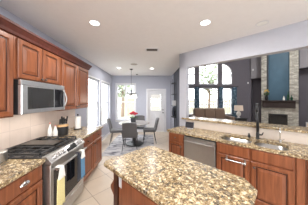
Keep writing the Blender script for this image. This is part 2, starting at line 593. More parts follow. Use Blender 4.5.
# baseboards
struct('baseboard_left', MB().box(XW, XW + 0.016, 3.36, YB, 0, 0.11), 'white', bevel=0.004)
struct('baseboard_back', MB().box(XW, -0.2, YB - 0.016, YB, 0, 0.11).box(0.755, XR, YB - 0.016, YB, 0, 0.11), 'white', bevel=0.004)
struct('baseboard_dining', MB().box(XR - 0.016, XR, 4.55, YB, 0, 0.11), 'white', bevel=0.004)

# tile backsplash
struct('trim_1', MB().box(XW, XW + 0.012, 0.3, 3.36, 0.91, 1.40), 'travertine')

# ------------------------------------------------------------------ windows and doors
def sash_window(idx, w, z0, z1, loc, rz, cols=1, depth=0.14, casing=0.045, mid=0.5):
    """local x along the wall, local y outward, origin at the middle of the opening on the inner wall face"""
    h = w / 2
    fr = MB()
    fr.box(-h - casing, -h, -0.018, 0, z0 - 0.06, z1 + casing).box(h, h + casing, -0.018, 0, z0 - 0.06, z1 + casing)
    fr.box(-h - casing, h + casing, -0.022, 0, z1, z1 + casing)
    fr.box(-h - casing - 0.02, h + casing + 0.02, -0.05, 0.0, z0 - 0.03, z0)
    fr.box(-h - casing, h + casing, -0.018, 0, z0 - 0.10, z0 - 0.03)
    o = struct('window_%d' % idx, fr, 'white', bevel=0.003)
    place(o, loc, rz)
    s_ = MB()
    t = 0.045
    zm = z0 + (z1 - z0) * mid
    for c in range(cols):
        a = -h + c * w / cols
        b = a + w / cols
        s_.box(a, a + t, 0.05, 0.10, z0, z1).box(b - t, b, 0.05, 0.10, z0, z1)
        s_.box(a + t, b - t, 0.05, 0.10, z0, z0 + t).box(a + t, b - t, 0.05, 0.10, z1 - t, z1).box(a + t, b - t, 0.05, 0.10, zm - t / 2, zm + t / 2)
    s_.build('window_sash', 'white', o)
    MB().box(-h + 0.02, h - 0.02, 0.072, 0.078, z0 + 0.02, z1 - 0.02).build('window_pane', 'glass', o)
    return o

for i, (a, b) in enumerate(WL):
    sash_window(i + 1, b - a, WZ0, WZ1, (XW, (a + b) / 2, 0), pi / 2)
sash_window(3, BW[1] - BW[0], BW[2], BW[3], ((BW[0] + BW[1]) / 2, YB, 0), 0, cols=2)

def frame_window(idx, x0, x1, z0, z1, rails=()):
    t = 0.05
    f = MB().box(x0, x0 + t, YL + 0.03, YL + 0.10, z0, z1).box(x1 - t, x1, YL + 0.03, YL + 0.10, z0, z1)
    f.box(x0 + t, x1 - t, YL + 0.03, YL + 0.10, z0, z0 + t).box(x0 + t, x1 - t, YL + 0.03, YL + 0.10, z1 - t, z1)
    for r in rails:
        f.box(x0 + t, x1 - t, YL + 0.03, YL + 0.10, r - 0.025, r + 0.025)
    o = struct('window_%d' % idx, f, 'white')
    MB().box(x0 + 0.02, x1 - 0.02, YL + 0.062, YL + 0.068, z0 + 0.02, z1 - 0.02).build('window_pane', 'glass', o)
    return o
n = 4
for a, b in (SWL, CW, SWR):
    frame_window(n, a, b, 0.62, 2.28, (1.27,))
    n += 1
frame_window(n, CW[0], CW[1], 2.5, 4.08)
n += 1
for sg in (1, -1):
    arc = qarc(sg)
    xi, xo = arc[0][0], arc[-1][0]
    t = 0.05
    f = MB()
    f.box(min(xi, xi + sg * t), max(xi, xi + sg * t), YL + 0.03, YL + 0.10, 2.5, 3.78)
    f.box(min(xo, xo - sg * t), max(xo, xo - sg * t), YL + 0.03, YL + 0.10, 2.5, 3.16)
    f.box(min(xi, xo), max(xi, xo), YL + 0.03, YL + 0.10, 2.5, 2.55).box(min(xi, xo), max(xi, xo), YL + 0.03, YL + 0.10, 3.09, 3.15)
    inner = [(xi + (x - xi) * 0.93, 3.16 + (z - 3.16) * 0.93) for x, z in arc]
    for i in range(10):
        f.prism([arc[i], arc[i + 1], inner[i + 1], inner[i]], YL + 0.02, YL + 0.10, 'y')
    o = struct('window_%d' % n, f, 'white')
    g = MB().prism([(xi, 2.52), (xo, 2.52)] + [(p[0], p[1]) for p in arc[::-1]], YL + 0.062, YL + 0.068, 'y')
    g.build('window_pane', 'glass', o)
    n += 1

# patio door with casing
dm = MB()
dm.box(DR[0] - 0.085, DR[0], YB - 0.035, YB, 0, DR[3] + 0.085).box(DR[1], DR[1] + 0.085, YB - 0.035, YB, 0, DR[3] + 0.085)
dm.box(DR[0], DR[1], YB - 0.035, YB, DR[3], DR[3] + 0.085)
door = struct('door_1', dm, 'white', bevel=0.004)
gx0, gx1, gz0, gz1 = 0.0, 0.51, 1.02, 1.82
dl = MB()
y0, y1 = YB + 0.035, YB + 0.08
dl.box(DR[0] + 0.004, gx0, y0, y1, 0.01, DR[3]).box(gx1, DR[1] - 0.004, y0, y1, 0.01, DR[3])
dl.box(gx0, gx1, y0, y1, 0.01, gz0).box(gx0, gx1, y0, y1, gz1, DR[3])
for (a, b) in ((0.03, 0.235), (0.275, 0.48)):
    for z0_, z1_ in ((0.16, 0.52), (0.60, 0.92)):
        dl.panel(a, b, z0_, z1_, [(0.0, y0 - 0.001), (0.02, y0 - 0.012), (0.04, y0 - 0.004), (0.06, y0 - 0.004)], y0)
dl.build('door_leaf', 'white', door, bevel=0.003)
gf = MB()
for a, b, c, d in ((gx0 - 0.03, gx0 + 0.015, gz0 - 0.03, gz1 + 0.03), (gx1 - 0.015, gx1 + 0.03, gz0 - 0.03, gz1 + 0.03)):
    gf.box(a, b, y0 - 0.03, y0, c, d)
gf.box(gx0 + 0.015, gx1 - 0.015, y0 - 0.03, y0, gz0 - 0.03, gz0 + 0.015).box(gx0 + 0.015, gx1 - 0.015, y0 - 0.03, y0, gz1 - 0.015, gz1 + 0.03)
gf.build('glazing_frame', 'white', door)
MB().box(gx0, gx1, YB + 0.055, YB + 0.061, gz0, gz1).build('door_pane', 'glass', door)
v = MB()
for k in range(12):
    xa = gx0 + 0.02 + k * 0.0395
    v.box(xa, xa + 0.0395, YB + 0.037, YB + 0.041 + 0.006 * (k % 2), 1.58 + 0.03 * abs((k % 4) - 2), gz1 - 0.02)
v.build('valance', 'white_knit', door)
kn = MB().lathe([(0.03, 0), (0.03, -0.012), (0.012, -0.02), (0.012, -0.04), (0.027, -0.05), (0.03, -0.065), (0.02, -0.078)], (0.605, YB + 0.035, 0.93), 16, 'y')
kn.build('door_knob', 'black', door, smooth=True)
MB().lathe([(0.028, 0), (0.028, -0.02), (0.018, -0.028)], (0.605, YB + 0.035, 1.06), 16, 'y').build('deadbolt', 'black', door)

# ------------------------------------------------------------------ outside
struct('ground', MB().box(-14, 24, 8.8, 30, -0.3, -0.12).box(-14, -2.2, -2, 8.8, -0.3, -0.12), 'lawn')
fn = thing('garden_fence', 'pale board fence across the lawn beyond the windows', 'fence', (0, 15.0, -0.12))
fm = MB()
for k in range(100):
    fm.box(-3.3 + k * 0.2, -3.3 + k * 0.2 + 0.17, 0, 0.03, 0, 1.75 + 0.03 * (k % 2))
fm.build('board_panel', 'fence', fn)
MB().box(-3.3, 16.7, 0.03, 0.08, 0.4, 0.5).box(-3.3, 16.7, 0.03, 0.08, 1.4, 1.5).build('rail', 'fence', fn)
def tree(label, loc, h, r, seed, n=900):
    rnd = random.Random(seed)
    t = thing('garden_tree', label, 'tree', loc, 0, 'trees beyond the windows')
    tk = MB().tube([(0, 0, -0.1), (0.05, 0, h * 0.3), (0, 0.06, h * 0.62)], [0.16, 0.12, 0.06], 8)
    for k in range(5):
        a = k * 1.257 + rnd.random()
        tk.tube([(0.02, 0, h * 0.38), (cos(a) * r * 0.5, sin(a) * r * 0.5, h * 0.68)], [0.06, 0.02], 6)
    tk.build('trunk', 'bark', t)
    lf = MB()
    for k in range(n):
        a, b, q = rnd.random() * 6.283, math.acos(2 * rnd.random() - 1), rnd.random() ** 0.4
        x, y, z = r * q * sin(b) * cos(a), r * q * sin(b) * sin(a), h * 0.68 + h * 0.32 * q * cos(b)
        s_ = 0.10 + 0.10 * rnd.random()
        u = Vector((rnd.uniform(-1, 1), rnd.uniform(-1, 1), rnd.uniform(-1, 1))).normalized() * s_
        w = u.cross(Vector((rnd.uniform(-1, 1), rnd.uniform(-1, 1), rnd.uniform(-1, 1)))).normalized() * s_ * 0.7
        c = Vector((x, y, z))
        lf.add([c - u, c + w, c + u, c - w], [(0, 1, 2, 3)])
    lf.build('crown', 'foliage', t)
    return t
tree('broad leafy tree seen through the tall middle living room window', (5.6, 13.0, -0.12), 5.6, 1.3, 3, 420)
tree('leafy tree beyond the arched window beside the lamp', (9.6, 14.2, -0.12), 4.4, 1.2, 4, 350)
tree('leafy tree beyond the dining room double window', (-2.75, 13.5, -0.12), 4.6, 0.9, 5, 260)
hs = thing('neighbour_house', 'pale house with a grey roof beyond the dining window', 'house', (-2.2, 19.0, -0.12))
MB().box(-3.5, 3.5, 0, 5, 0, 2.6).build('house_wall', 'house', hs)
MB().prism([(-3.9, 2.55), (3.9, 2.55), (0, 4.6)], -0.4, 5.4, 'y').build('house_roof', 'roof', hs)

# ------------------------------------------------------------------ cabinets
DOOR = [(0.0, -0.015), (0.006, -0.022), (0.048, -0.022), (0.056, -0.008), (0.070, -0.008), (0.104, -0.021)]
SLAB = [(0.0, -0.014), (0.010, -0.021)]
def cab_door(parent, x0, x1, z0, z1, knob=None, mat='wood', name='door'):
    d = MB().panel(x0, x1, z0, z1, DOOR).build(name, mat, parent)
    d.data.materials.append(M['glaze'])
    for k in range(16, 20):
        d.data.polygons[k].material_index = 1
    if knob:
        MB().lathe([(0.007, 0), (0.007, -0.012), (0.014, -0.02), (0.016, -0.027), (0.010, -0.033)], (knob[0], -0.020, knob[1]), 14, 'y').build('knob', 'pewter', d, smooth=True)
    return d
def cab_drawer(parent, x0, x1, z0, z1, knob=True, pull=False, name='drawer', mat='wood'):
    d = MB().panel(x0, x1, z0, z1, SLAB).build(name, mat, parent)
    cx, cz = (x0 + x1) / 2, (z0 + z1) / 2
    if pull:
        c = MB()
        seg = 12
        vs, fs = [], []
        for i in range(seg + 1):                       # half-dome cup
            a = pi * i / seg
            for j in range(7):
                b = pi / 2 * j / 6
                vs.append((cx - 0.052 * cos(a) * cos(b) , -0.021 - 0.026 * sin(a) * cos(b) - 0.001, cz - 0.012 + 0.034 * sin(b)))
        for i in range(seg):
            for j in range(6):
                q = i * 7 + j
                fs.append((q, q + 7, q + 8, q + 1))
        c.add(vs, fs)
        o = c.build('cup_pull', 'chrome', d, smooth=True)
        o.modifiers.new('sheet', 'SOLIDIFY').thickness = 0.003
    elif knob:
        MB().lathe([(0.007, 0), (0.007, -0.012), (0.014, -0.02), (0.016, -0.027), (0.010, -0.033)], (cx, -0.020, cz), 14, 'y').build('knob', 'pewter', d, smooth=True)
    return d
def base_body(parent, w, d, x0=0.0, mat='wood'):
    return MB().box(x0, x0 + w, 0.0, d, 0.10, 0.868).box(x0, x0 + w, 0.07, d, 0.0, 0.10).build('body', mat, parent)

XF = -1.19                                          # face of the base cabinets on the side wall
def side_base(y0, w, label, pull, group='base cabinets along the range wall'):
    t = thing('base_cabinet', label, 'cabinet', (XF, y0, 0), pi / 2, group)
    base_body(t, w, 0.635)
    cab_drawer(t, 0.012, w - 0.012, 0.708, 0.856, pull=pull)
    cab_door(t, 0.012, w - 0.012, 0.125, 0.69, None if pull else (w - 0.05 if w > 0.5 else 0.05, 0.64))
    return t
side_base(1.075, 0.455, 'cherry base cabinet with a chrome cup pull, on the camera side of the range', True)
side_base(0.615, 0.455, 'cherry base cabinet at the start of the range wall, before the cup-pull cabinet', True)
side_base(2.320, 0.520, 'cherry base cabinet touching the far side of the range', False)
side_base(2.842, 0.485, 'cherry base cabinet ending the run by the dining window', False)
def worktop(label, y0, y1):
    o = MB().box(XW + 0.002, -1.150, y0, y1, 0.87, 0.91).build('granite_worktop', 'granite', None, bevel=0.008)
    return tag(o, label, 'countertop')
worktop('speckled granite worktop on the camera side of the range', 0.60, 1.537)
worktop('speckled granite worktop between range and dining window, holding knife block', 2.315, 3.365)

# uppers
XU = -1.50
def upper(y0, w, z0, z1, doors, label):
    t = thing('wall_cabinet', label, 'cabinet', (XU, y0, 0), pi / 2, 'wall cabinets over the range wall')
    MB().box(0, w, 0, 0.325, z0, z1).build('body', 'wood', t)
    for a, b, k in doors:
        cab_door(t, a, b, z0 + 0.012, z1 - 0.012, k)
    return t
upper(-0.90, 1.515, 1.37, 2.262, [(0.01, 0.50, (0.46, 1.43)), (0.51, 1.0, (0.55, 1.43)), (1.01, 1.505, (1.05, 1.43))], 'added unseen cherry wall cabinet behind the camera, blocking light from the wall strip')  # unseen cabinet added to block stray light on the wall above the crown
upper(0.62, 0.918, 1.37, 2.262, [(0.01, 0.452, (0.42, 1.43)), (0.462, 0.900, (0.50, 1.43))], 'tall cherry wall cabinet on the camera side of the microwave')
upper(1.541, 0.764, 1.79, 2.262, [(0.03, 0.372, (0.345, 1.83)), (0.385, 0.735, (0.41, 1.83))], 'short two-door cherry wall cabinet directly above the microwave')
upper(2.308, 1.02, 1.37, 2.262, [(0.03, 0.495, (0.465, 1.42)), (0.51, 1.0, (0.54, 1.42))], 'tall two-door cherry wall cabinet beside the dining window')
cr = [(XU + 0.004, 2.265), (XU + 0.02, 2.27), (XU + 0.028, 2.30), (XU + 0.055, 2.345), (XU + 0.065, 2.352), (XU + 0.065, 2.378), (XU - 0.02, 2.378), (XU - 0.02, 2.265)]
m = MB()
vs = [(x, -0.90, z) for x, z in cr] + [(x, 3.335 + max(0, x - XU), z) for x, z in cr]  # crown also runs on behind the camera to block that light
k = len(cr)
m.add(vs, [tuple(range(k))[::-1], tuple(range(k, 2 * k))] + [(i, (i + 1) % k, (i + 1) % k + k, i + k) for i in range(k)])
m.box(XW + 0.002, XU - 0.02, 3.310, 3.335 + 0.06, 2.265, 2.378)
tag(m.build('crown_molding', 'crown'), 'dark cherry crown molding running along the tops of the wall cabinets', 'molding')

# ------------------------------------------------------------------ microwave
mw = thing('microwave', 'stainless over-the-range microwave under the short cherry cabinet', 'microwave', (-1.425, 1.541, 1.392), pi / 2)
MB().box(0, 0.764, 0.03, 0.395, 0, 0.39).build('body', 'black', mw, bevel=0.004)
MB().box(0, 0.764, -0.002, 0.028, 0.335, 0.39).build('vent_strip', 'bright_steel', mw, bevel=0.004)
dw = MB().panel(0.0, 0.764, 0.004, 0.330, [(0, -0.004), (0.006, -0.012), (0.040, -0.012)], 0.028).build('door', 'bright_steel', mw)
MB().panel(0.072, 0.50, 0.055, 0.315, [(0, -0.0145), (0.004, -0.0155)], -0.011).build('window', 'mw_glass', dw)
MB().box(0.515, 0.715, -0.0150, -0.011, 0.05, 0.318).build('control_panel', 'black_gloss', mw)
hp = [(0.70, -0.016, 0.02)] + [(0.70 + 0.02 * sin(pi * i / 8), -0.022 - 0.04 * sin(pi * i / 8), 0.03 + 0.285 * i / 8) for i in range(9)] + [(0.70, -0.016, 0.325)]
MB().tube(hp, 0.011, 10).build('handle', 'steel', mw, smooth=True)

for lx in (0.18, 0.58):  # fill lamps added under the microwave to brighten the backsplash
    MB().box(lx - 0.08, lx + 0.08, 0.12, 0.18, -0.004, 0.0).build('fill_lens', 'frosted', mw)
    L = bpy.data.lights.new('backsplash_fill', 'AREA')
    L.shape = 'RECTANGLE'
    L.size, L.size_y = 0.15, 0.05
    L.energy = 1.4
    L.color = (1.0, 0.93, 0.84)
    lo = bpy.data.objects.new('backsplash_fill', L)
    COL.objects.link(lo)
    lo.parent = mw
    lo.location = (lx, 0.15, -0.010)

# ------------------------------------------------------------------ range
rg = thing('gas_range', 'stainless gas range with black cooktop between the granite worktops', 'range', (-1.19, 1.5425, 0), pi / 2)
RW = 0.766
MB().box(0, RW, 0.0, 0.625, 0.05, 0.895).box(0.03, RW - 0.03, 0.05, 0.6, 0, 0.05).build('body', 'black', rg)
ct = MB().box(0.0, RW, 0.01, 0.622, 0.895, 0.922).build('cooktop', 'dark_enamel', rg, bevel=0.006)
MB().box(0.0, RW, 0.565, 0.622, 0.922, 0.945).build('rear_vent', 'black', rg, bevel=0.005)
cp = MB().prism([(0.012, 0.922), (-0.034, 0.925), (-0.100, 0.853), (-0.094, 0.836), (0.012, 0.836)], 0, RW, 'x').build('control_panel', 'steel', rg, bevel=0.004)
nv = Vector((0, -0.072, 0.066)).normalized()
def on_panel(x, f, out=0.0):
    return Vector((x, -0.034 - 0.066 * f, 0.925 - 0.072 * f)) + nv * out
for kx in (0.075, 0.165, 0.25, 0.60, 0.69):
    MB().tube([on_panel(kx, 0.5, 0.0), on_panel(kx, 0.5, 0.008), on_panel(kx, 0.5, 0.009), on_panel(kx, 0.5, 0.036), on_panel(kx, 0.5, 0.040)], [0.026, 0.026, 0.021, 0.018, 0.014], 18).build('knob', 'chrome', rg, smooth=False)
a, b, c, d = on_panel(0.315, 0.12, 0.001), on_panel(0.54, 0.12, 0.001), on_panel(0.54, 0.88, 0.001), on_panel(0.315, 0.88, 0.001)
e = [p + nv * 0.003 for p in (a, b, c, d)]
MB().add([a, b, c, d] + e, [(3, 2, 1, 0), (4, 5, 6, 7), (0, 1, 5, 4), (1, 2, 6, 5), (2, 3, 7, 6), (3, 0, 4, 7)]).build('display', 'black_gloss', rg)
od = MB().panel(0.004, RW - 0.004, 0.235, 0.830, [(0, -0.075), (0.006, -0.082), (0.03, -0.082)], -0.002).build('oven_door', 'steel', rg)
MB().panel(0.055, RW - 0.055, 0.285, 0.745, [(0, -0.0835), (0.004, -0.0845)], -0.080).build('window', 'black_gloss', od)
hb = MB().tube([(0.03, -0.135, 0.77), (RW - 0.03, -0.135, 0.77)], 0.013, 12)
for hx in (0.06, RW - 0.06):
    hb.box(hx - 0.012, hx + 0.012, -0.135, -0.08, 0.76, 0.78)
hb.build('handle', 'steel', od, smooth=False)
MB().panel(0.004, RW - 0.004, 0.065, 0.225, [(0, -0.072), (0.006, -0.080), (0.03, -0.080)], -0.002).build('storage_drawer', 'steel', rg)
for bx, by, br_ in ((0.17, 0.16, 0.05), (0.17, 0.44, 0.042), (0.383, 0.30, 0.06), (0.60, 0.16, 0.05), (0.60, 0.44, 0.036)):
    MB().lathe([(br_, 0), (br_, 0.008), (br_ * 0.75, 0.010), (br_ * 0.75, 0.020), (br_ * 0.4, 0.023)], (bx, by, 0.922), 20).build('burner', 'iron', rg)
for gx0_, gx1_ in ((0.015, 0.255), (0.262, 0.504), (0.511, 0.751)):
    g = MB()
    z0, z1 = 0.943, 0.957
    for yy in (0.035, 0.535):
        g.box(gx0_, gx1_, yy, yy + 0.014, z0, z1)
    for xx in (gx0_, gx1_ - 0.014):
        g.box(xx, xx + 0.014, 0.035, 0.549, z0, z1)
    for yy in (0.15, 0.285, 0.42):
        g.box(gx0_ + 0.014, gx1_ - 0.014, yy, yy + 0.010, z0, z1 + 0.004)
    g.box((gx0_ + gx1_) / 2 - 0.006, (gx0_ + gx1_) / 2 + 0.006, 0.049, 0.535, z0, z1 + 0.002)
    for xx in (gx0_, gx1_ - 0.014):
        for yy in (0.035, 0.535):
            g.box(xx, xx + 0.014, yy, yy + 0.014, 0.922, z0)
    g.build('grate', 'iron', rg)
MB().box(0.285, 0.481, 0.075, 0.515, 0.962, 0.972).build('griddle', 'pewter', rg, bevel=0.004)

def hanging_cloth(name, label, cat, x, y, w, ztop, zbot, body, top, toplen):
    """a towel draped over the oven handle: knit top loop, cloth below"""
    t = thing(name, label, cat, (x, y, 0), pi / 2)
    def sheet(z1, z0, wa, wb, mat, pname, yoff):
        nx, nz = 10, 8
        vs, fs = [], []
        for j in range(nz + 1):
            f = j / nz
            wd = wa + (wb - wa) * f
            for i in range(nx + 1):
                u = i / nx - 0.5
                vs.append((u * wd, yoff + 0.007 * sin(i * 1.9) * (0.3 + f), z1 + (z0 - z1) * f))
        for j in range(nz):
            for i in range(nx):
                q = j * (nx + 1) + i
                fs.append((q, q + 1, q + nx + 2, q + nx + 1))
        o = MB().add(vs, fs).build(pname, mat, t, smooth=True)
        o.modifiers.new('thick', 'SOLIDIFY').thickness = 0.012
        return o
    z_h = 0.788
    sheet(z_h, ztop - toplen, w * 0.5, w, top, 'knit_top', -0.027)
    MB().box(-w * 0.26, w * 0.26, -0.027, 0.024, z_h - 0.001, z_h + 0.008).build('loop', top, t, bevel=0.003)
    sheet(ztop - toplen + 0.012, zbot, w, w * 1.12, body, 'cloth', -0.032)
    return t
hanging_cloth('dish_towel', 'pale yellow dish towel with white knit top on the oven handle', 'towel', -1.055, 1.605, 0.115, 0.787, 0.34, 'yellow', 'white_knit', 0.13)
hanging_cloth('dish_towel', 'blue dish towel hanging with dark cloth from the oven handle', 'towel', -1.055, 2.105, 0.11, 0.787, 0.38, 'blue_cloth', 'white_knit', 0.11)
hanging_cloth('dish_towel', 'dark navy cloth folded narrow beside the blue dish towel', 'towel', -1.055, 2.005, 0.06, 0.787, 0.40, 'navy_cloth', 'navy_cloth', 0.06)

# ------------------------------------------------------------------ things on the range-wall worktop
def bottle(label, loc, h, r):
    t = thing('dispenser_bottle', label, 'bottle', loc, 0, 'white bottles beside the range')
    MB().lathe([(r * 0.92, 0), (r, 0.01), (r, h * 0.42), (r * 0.72, h * 0.62), (r * 0.36, h * 0.78), (r * 0.34, h * 0.88)], (0, 0, 0), 20).build('body', 'ceramic', t, smooth=True)
    MB().lathe([(r * 0.40, h * 0.88), (r * 0.40, h * 0.95), (r * 0.18, h)], (0, 0, 0), 14).build('cap', 'pink', t)
    return t
bottle('white slender bottle with pinkish cap, taller of the two beside the range', (-1.700, 2.362, 0.911), 0.265, 0.036)
bottle('white slender bottle with pinkish cap, shorter and next to the knife block', (-1.665, 2.442, 0.911), 0.205, 0.036)
kb = thing('knife_block', 'black knife block with a pale wood top on the granite', 'knife block', (-1.60, 2.545, 0.911), 0)
MB().lathe([(0.072, 0), (0.082, 0.012), (0.088, 0.15), (0.086, 0.162)], (0, 0, 0), 28).build('body', 'black', kb, smooth=False)
MB().lathe([(0.089, 0.160), (0.090, 0.165), (0.090, 0.188), (0.085, 0.192)], (0, 0, 0), 28).build('wood_top', 'beech', kb)
kpos = [(-0.03, -0.045), (0.01, -0.03), (-0.035, 0.0), (0.02, 0.015), (-0.02, 0.042), (0.03, 0.05)]
for k, (kx, ky) in enumerate(kpos):
    t = thing('kitchen_knife', 'black-handled kitchen knife standing in the knife block', 'knife', (-1.60 + kx, 2.545 + ky, 1.104), 0, 'knives in the knife block')
    t.rotation_euler = (-0.10 - 0.05 * (k % 2), 0.06, 0)
    L = 0.105 + 0.02 * (k % 3)
    MB().box(-0.008, 0.008, -0.014, 0.014, 0.012, L).build('handle', 'black', t, bevel=0.004)
    MB().box(-0.004, 0.004, -0.012, 0.012, -0.004, 0.012).build('bolster', 'steel', t)
ph = thing('paper_towel_holder', 'black upright paper towel holder at the dining end of the worktop', 'paper towel holder', (-1.60, 3.06, 0.911))
MB().lathe([(0.085, 0), (0.085, 0.012), (0.07, 0.018)], (0, 0, 0), 28).build('base', 'black', ph)
MB().tube([(0, 0, 0.015), (0, 0, 0.30)], 0.008, 10).build('post', 'black', ph)
MB().ball((0, 0, 0.312), 0.018).build('finial', 'black', ph, smooth=True)
pr = thing('paper_towel_roll', 'white paper towel roll standing on its black holder', 'paper towels', (-1.60, 3.06, 0.930))
m = MB()
seg = 32
vs, fs = [], []
for (r, z) in ((0.062, 0), (0.062, 0.26), (0.02, 0.26), (0.02, 0)):
    vs += [(r * cos(2 * pi * k / seg), r * sin(2 * pi * k / seg), z) for k in range(seg)]
for i in range(4):
    for k in range(seg):
        fs.append((i * seg + k, i * seg + (k + 1) % seg, ((i + 1) % 4) * seg + (k + 1) % seg, ((i + 1) % 4) * seg + k))
m.add(vs, fs).build('paper', 'paper', pr, smooth=False)
cn = thing('steel_canister', 'brushed steel canister at the edge of the granite worktop before the range', 'canister', (-1.585, 1.458, 0.911))
MB().lathe([(0.07, 0), (0.075, 0.006), (0.075, 0.085), (0.071, 0.09)], (0, 0, 0), 28).build('body', 'steel', cn, smooth=False)
MB().lathe([(0.077, 0.09), (0.077, 0.105), (0.06, 0.112), (0.012, 0.114), (0.012, 0.128), (0.006, 0.132)], (0, 0, 0), 28).build('lid', 'steel', cn)

# ------------------------------------------------------------------ peninsula
PF = 2.362
def pen_thing(name, label, cat, s, group=None, p=PF, z=0.0):
    return thing(name, label, cat, sp(s, p, z), D45, group)
pg = 'base cabinets under the sink counter'
t = pen_thing('base_cabinet', 'narrow cherry cabinet with drawer and door at the end beside the dishwasher', 'cabinet', -1.80, pg)
base_body(t, 0.37, 0.56)
cab_drawer(t, 0.012, 0.358, 0.708, 0.856)
cab_door(t, 0.012, 0.358, 0.125, 0.69, (0.315, 0.62))

dwm = pen_thing('dishwasher', 'stainless dishwasher between cherry cabinets under the sink counter', 'dishwasher', -1.425)
MB().box(0.0, 0.60, 0.012, 0.56, 0.10, 0.864).box(0.02, 0.58, 0.06, 0.5, 0, 0.10).build('body', 'black', dwm)
dd = MB().panel(0.006, 0.594, 0.115, 0.842, [(0, -0.016), (0.006, -0.023), (0.03, -0.023)], 0.010).build('door', 'steel', dwm)
hb = MB().tube([(0.035, -0.062, 0.775), (0.565, -0.062, 0.775)], 0.012, 12)
for hx in (0.06, 0.54):
    hb.box(hx - 0.01, hx + 0.01, -0.062, -0.020, 0.766, 0.784)
hb.build('handle', 'steel', dd)

sb = pen_thing('base_cabinet', 'wide two-door cherry sink cabinet with towel bar on one door', 'cabinet', -0.815, pg)
MB().box(0, 0.915, 0, 0.56, 0.10, 0.64).box(0, 0.915, 0.0, 0.02, 0.64, 0.868).box(0, 0.015, 0.02, 0.56, 0.64, 0.868).box(0.90, 0.915, 0.02, 0.56, 0.64, 0.868).box(0, 0.915, 0.07, 0.56, 0, 0.10).build('body', 'wood', sb)
cab_drawer(sb, 0.015, 0.450, 0.708, 0.856, knob=False, name='false_drawer')
cab_drawer(sb, 0.478, 0.900, 0.708, 0.856, knob=False, name='false_drawer')
d1 = cab_door(sb, 0.015, 0.450, 0.125, 0.69)
d2 = cab_door(sb, 0.478, 0.900, 0.125, 0.69, (0.515, 0.62))
tb = MB().tube([(0.15, -0.055, 0.635), (0.42, -0.055, 0.635)], 0.008, 10)
for hx in (0.165, 0.405):
    tb.box(hx - 0.012, hx + 0.012, -0.026, -0.020, 0.60, 0.693).tube([(hx, -0.022, 0.635), (hx, -0.058, 0.635)], 0.010, 10)
tb.build('towel_bar', 'steel', d1)

fl = pen_thing('filler_post', 'plain cherry filler post beside the sink cabinet', 'filler post', 0.104)
MB().box(0, 0.075, -0.012, 0.30, 0.0, 0.868).build('post', 'wood', fl, bevel=0.003)
t = pen_thing('base_cabinet', 'cherry cabinet past the filler post at the cropped end of the sink counter', 'cabinet', 0.183, pg)
base_body(t, 0.60, 0.56)
cab_drawer(t, 0.012, 0.588, 0.708, 0.856)
cab_door(t, 0.012, 0.588, 0.125, 0.69, (0.05, 0.62))

# granite counter with the two sink cut-outs, in peninsula coordinates
C0, C1, CP0, CP1 = -1.840, 1.30, 2.337, PW - 0.001
BOWLS = [(-0.785, -0.36, 2.388, 2.765), (-0.325, 0.045, 2.388, 2.765)]
def rrect(x0, x1, y0, y1, r, n=6):
    pts = []
    for cx, cy, a0 in ((x1 - r, y0 + r, -pi / 2), (x1 - r, y1 - r, 0), (x0 + r, y1 - r, pi / 2), (x0 + r, y0 + r, pi)):
        for k in range(n + 1):
            a = a0 + pi / 2 * k / n
            pts.append((cx + r * cos(a), cy + r * sin(a)))
    return pts
m = MB()
bx0, bx1 = BOWLS[0][0] - 0.01, BOWLS[1][1] + 0.01
by0, by1 = BOWLS[0][2], BOWLS[0][3]
m.box(C0, bx0, CP0, CP1, 0.87, 0.91).box(bx1, C1, CP0, CP1, 0.87, 0.91)
m.box(bx0, bx1, CP0, by0, 0.87, 0.91).box(bx0, bx1, by1, CP1, 0.87, 0.91)
m.box(BOWLS[0][1], BOWLS[1][0], by0, by1, 0.87, 0.91).box(bx0, BOWLS[0][0], by0, by1, 0.87, 0.91).box(BOWLS[1][1], bx1, by0, by1, 0.87, 0.91)
for (x0, x1, y0_, y1_) in BOWLS:                    # rounded cut-out corners
    r = 0.11
    for cx, cy, a0, kx, ky in ((x1, y0_, -pi / 2, -1, 1), (x1, y1_, 0, -1, -1), (x0, y1_, pi / 2, 1, -1), (x0, y0_, pi, 1, 1)):
        arc = [(cx + kx * r + r * cos(a0 + pi / 2 * q / 6), cy + ky * r + r * sin(a0 + pi / 2 * q / 6)) for q in range(7)]
        m.prism([(cx, cy)] + arc, 0.87, 0.91)
sc = m.build('granite_worktop', 'granite')
place(sc, (0, 0, 0), D45)
tag(sc, 'long speckled granite sink counter over the cherry cabinets and dishwasher', 'countertop')

sk = pen_thing('double_sink', 'stainless double-bowl sink set under the granite counter', 'sink', 0, None, 0.0)
for (x0, x1, y0_, y1_) in BOWLS:
    vs, fs = [], []
    prof = [(-0.006, 0.869, 0.115), (0.0, 0.868, 0.11), (0.004, 0.74, 0.11), (0.02, 0.71, 0.10), (0.05, 0.70, 0.08)]
    for ins, z, r in prof:
        vs += [(x, y, z) for x, y in rrect(x0 + ins, x1 - ins, y0_ + ins, y1_ - ins, r)]
    k = 28
    for i in range(len(prof) - 1):
        for q in range(k):
            fs.append((i * k + q, i * k + (q + 1) % k, (i + 1) * k + (q + 1) % k, (i + 1) * k + q))
    fs.append(tuple(range((len(prof) - 1) * k, len(prof) * k)))
    bo = MB().add(vs, fs).build('bowl', 'sink_steel', sk, smooth=True)
    MB().lathe([(0.04, 0.701), (0.035, 0.704), (0.02, 0.699)], ((x0 + x1) / 2, (y0_ + y1_) / 2, 0), 16).build('drain', 'chrome', bo)

